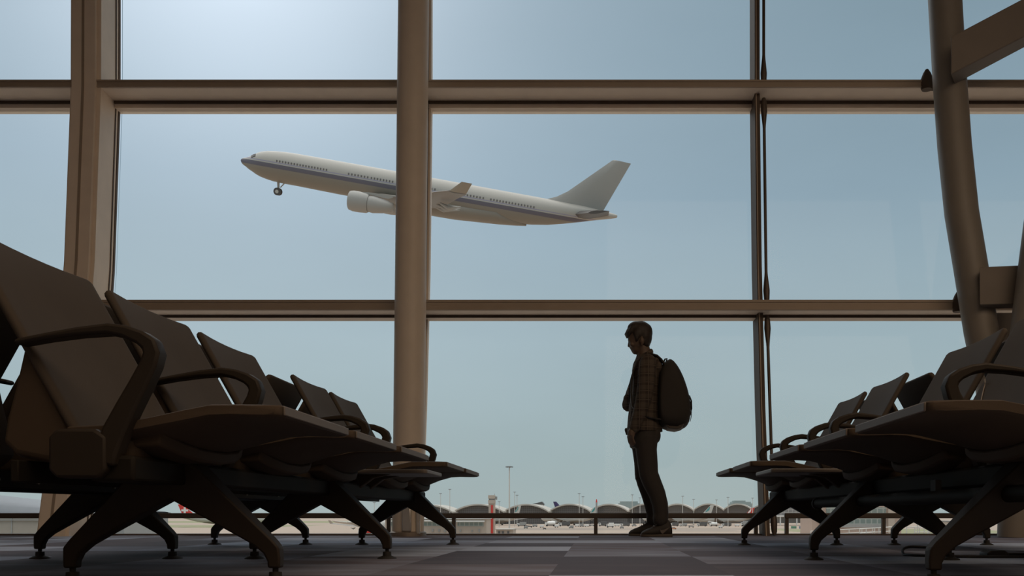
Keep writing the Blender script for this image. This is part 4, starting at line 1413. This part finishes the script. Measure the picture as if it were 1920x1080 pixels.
R_ = math.radians
parked(974, 947.5, 640, R_(-48), 'pwhite', 'parked white airliner with teal swoosh on the fin, beside the tallest light mast', swoosh='teal')
parked(1118, 948.5, 640, R_(-42), 'pwhite', 'parked white airliner with teal swooshed fin behind the red-tipped pole', swoosh='teal')
parked(1334, 947.3, 630, R_(-35), 'pwhite', 'parked white airliner with teal swooshed fin under the bench seat tip', swoosh='teal')
parked(1411, 952.0, 650, R_(-40), 'red', 'parked airliner with red fin and white swoosh by the tension rod', swoosh='white')
parked(1041.5, 940.5, 960, R_(180 + 35), 'violet', 'airliner with dark violet fin showing over the terminal roofs')
parked(340, 945.5, 560, R_(180 + 25), 'red', 'parked airliner with white cross on its red fin, seen under the bench', emblem=True)
parked(656, 940, 300, R_(180 + 62), 'pwhite', 'white airliner nearest the slim column, mostly hidden by bench legs')


# ground vehicles
def vehicle(kind, x, yb, ln, ht, m, label):
    """ln, ht in image units; wheels on the apron at image row yb"""
    Y = (CZ - GZ) * K / (yb - HY)
    u = Y / K
    o = empty({'truck': 'service_truck', 'cart': 'baggage_cart', 'tanker': 'fuel_tanker', 'car': 'apron_car', 'loader': 'belt_loader'}[kind], label, {'truck': 'truck', 'cart': 'cart', 'tanker': 'truck', 'car': 'car', 'loader': 'loader'}[kind], (PX(x, Y), Y, GZ), 0, 'apron vehicles')
    L, H = ln * u, ht * u
    w = min(2.4, 0.5 * L + 0.6)
    r = max(0.25, H * 0.16)
    if kind == 'tanker':
        MB().lathe((0, 0, H * 0.6), [(0.05, -L * 0.32), (H * 0.34, -L * 0.27), (H * 0.38, -L * 0.1), (H * 0.38, L * 0.38), (H * 0.3, L * 0.45), (0.05, L * 0.48)], 16, 'x').build('tank', m, o)
        MB().box(-L * 0.5, -L * 0.32, -w / 2, w / 2, r, H * 0.75).build('cab', M['white'], o, bevel=0.1)
        MB().box(-L * 0.34, L * 0.46, -w * 0.3, w * 0.3, r * 0.9, H * 0.3).build('chassis', M['darkgrey'], o)
    elif kind == 'truck':
        MB().box(-L * 0.2, L * 0.5, -w / 2, w / 2, r * 1.5, H).build('cargo_body', m, o, bevel=0.06)
        MB().box(-L * 0.5, -L * 0.24, -w * 0.45, w * 0.45, r, H * 0.72).build('cab', M['white'], o, bevel=0.12)
        MB().box(-L * 0.46, -L * 0.3, -w * 0.46, w * 0.46, H * 0.45, H * 0.66).build('cab_glass', M['darkgrey'], o)
        MB().box(-L * 0.48, L * 0.48, -w * 0.3, w * 0.3, r * 0.9, r * 1.5).build('chassis', M['darkgrey'], o)
    elif kind == 'cart':
        MB().box(-L / 2, L / 2, -w / 2, w / 2, r * 1.6, H).build('cart_box', m, o, bevel=0.05)
        MB().box(-L * 0.62, L * 0.5, -w * 0.2, w * 0.2, r * 1.1, r * 1.6).build('drawbar', M['darkgrey'], o)
    elif kind == 'car':
        MB().box(-L / 2, L / 2, -w / 2, w / 2, r * 0.8, H * 0.6).build('car_body', m, o, bevel=0.15)
        MB().loft([[(-L * 0.3, -w * 0.42, H * 0.6), (L * 0.38, -w * 0.42, H * 0.6), (L * 0.38, w * 0.42, H * 0.6), (-L * 0.3, w * 0.42, H * 0.6)], [(-L * 0.16, -w * 0.36, H), (L * 0.28, -w * 0.36, H), (L * 0.28, w * 0.36, H), (-L * 0.16, w * 0.36, H)]]).build('cabin', M['darkgrey'], o, bevel=0.05)
    else:
        MB().box(-L * 0.4, L * 0.35, -w * 0.45, w * 0.45, r, H * 0.45).build('loader_body', m, o, bevel=0.06)
        MB().loft([[(-L * 0.5, -w * 0.25, H * 0.42), (-L * 0.5, w * 0.25, H * 0.42), (-L * 0.5, w * 0.25, H * 0.55), (-L * 0.5, -w * 0.25, H * 0.55)], [(L * 0.55, -w * 0.25, H * 0.9), (L * 0.55, w * 0.25, H * 0.9), (L * 0.55, w * 0.25, H), (L * 0.55, -w * 0.25, H)]]).build('conveyor', M['darkgrey'], o)
    for sx in (-0.33, 0.33):
        for sy in (-1, 1):
            MB().lathe((L * sx, sy * (w / 2 - 0.12), r), [(r * 0.4, -0.14), (r, -0.12), (r, 0.12), (r * 0.4, 0.14)], 12, 'y').build('wheel', M['rubber'], o)
    return o


VEH = [('truck', 1071, 990.5, 9, 5, 'grey', 'small grey truck forward of the long dark truck by the round tanker'),
       ('cart', 986, 991, 7, 4, 'grey', 'small grey cart nearest the pale shed beside the tallest mast'),
       ('car', 1021, 992.5, 6, 3, 'darkgrey', 'dark apron car alone on the open tarmac before the round tanker'),
       ('cart', 1166, 991, 7, 4, 'grey', 'grey cart forward of the long dark truck by the shoe toe'),
       ('loader', 1296, 989, 11, 6, 'grey', 'grey belt loader third past the shoe heel'),
       ('cart', 1351, 990, 7, 4, 'white', 'white cart forward of the tanker under the seat tip'),
       ('truck', 978, 986.5, 17, 8, 'grey', 'grey service truck just beyond the tallest light mast'),
       ('loader', 992, 989, 14, 7, 'darkgrey', 'dark belt loader second of the vehicles past the tallest mast'),
       ('cart', 1003, 988, 9, 5, 'grey', 'grey baggage cart before the second arched roof'),
       ('cart', 1016, 989.2, 7, 5, 'white', 'small white cart standing forward on the apron before the white tanker'),
       ('tanker', 1032, 985.5, 20, 10, 'white', 'white round tanker truck under the third arched roof'),
       ('cart', 1043.5, 989.0, 7, 5.5, 'white', 'white box cart directly in front of the round tanker'),
       ('truck', 1058, 984.5, 22, 9, 'darkgrey', 'long dark truck between the round tanker and rail post'),
       ('cart', 1082, 987.5, 7, 5, 'white', 'white cart, first of the string approaching the rail post'),
       ('cart', 1091, 988, 7, 6, 'grey', 'grey cart, middle of the string approaching the rail post'),
       ('cart', 1100, 988, 8, 5, 'white', 'white cart, last of the string approaching the rail post'),
       ('loader', 1110, 985.5, 12, 8, 'grey', 'grey belt loader directly beside the rail post'),
       ('truck', 1130, 985.5, 16, 9, 'darkgrey', 'dark service truck just past the rail post'),
       ('truck', 1144, 989.2, 14, 9, 'white', 'white service truck between the rail post and shoes'),
       ('cart', 1157, 987, 9, 5, 'white', 'white cart behind the white truck near the shoe toe'),
       ('truck', 1172, 984.5, 18, 7, 'darkgrey', 'long dark truck just before the shoe toe'),
       ('car', 1189, 985, 9, 4.5, 'grey', 'grey apron car next to the shoe toe'),
       ('truck', 1264, 984.5, 17, 7.5, 'darkgrey', 'dark truck just behind the shoe heel'),
       ('car', 1262, 992.5, 12, 4.0, 'orange', 'low orange apron car behind the shoe heel'),
       ('truck', 1281, 984.5, 14, 6, 'grey', 'grey truck, second past the shoe heel'),
       ('tanker', 1338, 984.5, 15, 8, 'white', 'white tanker under the bench seat tip'),
       ('truck', 1316, 984, 20, 7, 'darkgrey', 'long dark truck before the white tanker under the seat tip'),
       ('truck', 1362, 984.5, 18, 7, 'darkgrey', 'dark truck between the white tanker and the bench leg'),
       ('cart', 1382, 986, 8, 4.5, 'white', 'white cart beside the bench leg by the conduit'),
       ('truck', 1396, 986.2, 13, 10, 'grey', 'tall grey truck right beside the bench leg by the conduit'),
       ('car', 401, 977, 12, 4, 'darkgrey', 'dark apron vehicle seen under the bench near the cross tail'),
       ('truck', 690, 1001, 36, 8, 'red', 'red vehicle top showing between bench legs near the slim column')]
for k in VEH:
    vehicle(k[0], k[1], max(k[2], 987.0) if 900 < k[1] < 1420 else k[2], k[3], k[4], M[k[5]], k[6])


def container(x, yb, ln, ht, m, label):
    Y = (CZ - GZ) * K / (yb - HY)
    u = Y / K
    o = empty('cargo_container', label, 'container', (PX(x, Y), Y, GZ), 0, 'cargo containers')
    MB().box(-ln * u / 2, ln * u / 2, 0, 2.4, 0, ht * u).build('container_body', m, o, bevel=0.04)
    for k in range(6):
        xx = -ln * u / 2 + ln * u * (k + 0.5) / 6
        MB().box(xx - 0.1, xx + 0.1, -0.08, 0.02, 0.15, ht * u - 0.15).build('side_rib', m, o, smooth=0)


container(1489, 991, 9, 4.5, M['green'], 'green cargo container on the verge beyond the bench legs')
container(1505, 991.5, 10, 5, M['blue'], 'blue cargo container on the verge beyond the bench legs')

# ------------------------------------------------------------------ sky, sun, lamps
w = bpy.data.worlds.new('sky')
sc.world = w
w.use_nodes = True
nt = w.node_tree
bg = nt.nodes['Background']
tc = nt.nodes.new('ShaderNodeTexCoord')
sun_dir = Vector((-700, 1740, 1180)).normalized()


def vm(op, a=None, b=None):
    n_ = nt.nodes.new('ShaderNodeVectorMath'); n_.operation = op
    return n_


def mth(op, i0=None, v1=None):
    n_ = nt.nodes.new('ShaderNodeMath'); n_.operation = op
    if i0 is not None:
        nt.links.new(i0, n_.inputs[0])
    if v1 is not None:
        n_.inputs[1].default_value = v1
    return n_.outputs[0]


nrm = vm('NORMALIZE'); nt.links.new(tc.outputs['Generated'], nrm.inputs[0])
sp = nt.nodes.new('ShaderNodeSeparateXYZ'); nt.links.new(nrm.outputs[0], sp.inputs[0])
cr = nt.nodes.new('ShaderNodeValToRGB')
nt.links.new(sp.outputs['Z'], cr.inputs[0])
els = cr.color_ramp.elements
els[0].position = 0.0; els[0].color = (0.365, 0.435, 0.435, 1)
els[1].position = 1.0; els[1].color = (2.2, 2.15, 2.05, 1)
for p_, c_ in ((0.06, (0.350, 0.440, 0.455)), (0.18, (0.345, 0.448, 0.495)), (0.32, (0.268, 0.372, 0.448)), (0.46, (0.222, 0.315, 0.382)), (0.56, (0.22, 0.31, 0.38)), (0.70, (1.3, 1.3, 1.28))):
    e = els.new(p_); e.color = (*c_, 1)
dt = vm('DOT_PRODUCT'); nt.links.new(nrm.outputs[0], dt.inputs[0]); dt.inputs[1].default_value = sun_dir
d0 = mth('MAXIMUM', dt.outputs['Value'], 0.0)
h1 = mth('MULTIPLY', mth('POWER', d0, 14.0), 0.20)
h2 = mth('MULTIPLY', mth('POWER', d0, 70.0), 0.42)
h3 = mth('MULTIPLY', mth('POWER', d0, 1500.0), 5.0)
s1 = nt.nodes.new('ShaderNodeMath'); nt.links.new(h1, s1.inputs[0]); nt.links.new(h2, s1.inputs[1])
s2 = nt.nodes.new('ShaderNodeMath'); nt.links.new(s1.outputs[0], s2.inputs[0]); nt.links.new(h3, s2.inputs[1])
# thin cloud veil
nz = nt.nodes.new('ShaderNodeTexNoise'); nz.inputs['Scale'].default_value = 3.0; nz.inputs['Detail'].default_value = 5
mpn = nt.nodes.new('ShaderNodeMapping'); mpn.inputs['Scale'].default_value = (1, 1, 3); mpn.inputs['Rotation'].default_value = (0, 0.5, 0)
nt.links.new(nrm.outputs[0], mpn.inputs['Vector']); nt.links.new(mpn.outputs[0], nz.inputs['Vector'])
mrn = nt.nodes.new('ShaderNodeMapRange'); mrn.inputs['From Min'].default_value = 0.3; mrn.inputs['From Max'].default_value = 0.7
mrn.inputs['To Min'].default_value = 0.965; mrn.inputs['To Max'].default_value = 1.035
nt.links.new(nz.outputs[0], mrn.inputs['Value'])
mul = vm('SCALE'); nt.links.new(cr.outputs[0], mul.inputs[0]); nt.links.new(mrn.outputs[0], mul.inputs['Scale'])
glow = vm('SCALE'); glow.inputs[0].default_value = (0.93, 0.97, 1.08); nt.links.new(s2.outputs[0], glow.inputs['Scale'])
add = vm('ADD'); nt.links.new(mul.outputs[0], add.inputs[0]); nt.links.new(glow.outputs[0], add.inputs[1])
nt.links.new(add.outputs[0], bg.inputs['Color'])
bg.inputs['Strength'].default_value = 1.0


def lamp(name, kind, loc, energy, col, size=1.0, rot=None, size_y=None):
    l = bpy.data.lights.new(name, kind)
    l.energy = energy
    l.color = col
    if kind == 'AREA':
        l.shape = 'RECTANGLE'
        l.size = size
        l.size_y = size_y or size
    o = bpy.data.objects.new(name, l)
    COL.objects.link(o)
    o.location = loc
    if rot:
        o.rotation_euler = rot
    return o


sun = lamp('sun', 'SUN', (0, 0, 30), 0.15, (1.0, 0.90, 0.78))
sun.data.angle = math.radians(25)
sun.rotation_euler = (-sun_dir).to_track_quat('-Z', 'Y').to_euler()
# added warm fill lights under the unseen ceiling
lamp('fill_light', 'AREA', (3.4, -1.6, CEIL - 0.03), 290, (1.0, 0.74, 0.50), 6.5, (0, 0, 0), 8.0)
lamp('fill_light', 'AREA', (-5.0, -1.6, CEIL - 0.03), 40, (1.0, 0.72, 0.47), 6.5, (0, 0, 0), 8.0)

# ------------------------------------------------------------------ camera
cam = bpy.data.cameras.new('camera')
cam.sensor_width = 36
cam.lens = K / 1920 * 36
cam.shift_x = -(VX - 960) / 1920
cam.shift_y = (HY - 540) / 1920
cam.clip_end = 5000
cam.clip_start = 0.02
co = bpy.data.objects.new('camera', cam)
COL.objects.link(co)
co.location = (0, 0, CZ)
co.rotation_euler = (PI / 2, 0, 0)
sc.camera = co
sc.view_settings.view_transform = 'Standard'
sc.view_settings.look = 'None'
sc.view_settings.exposure = 0
sc.view_settings.gamma = 1
sc.view_settings.use_curve_mapping = False
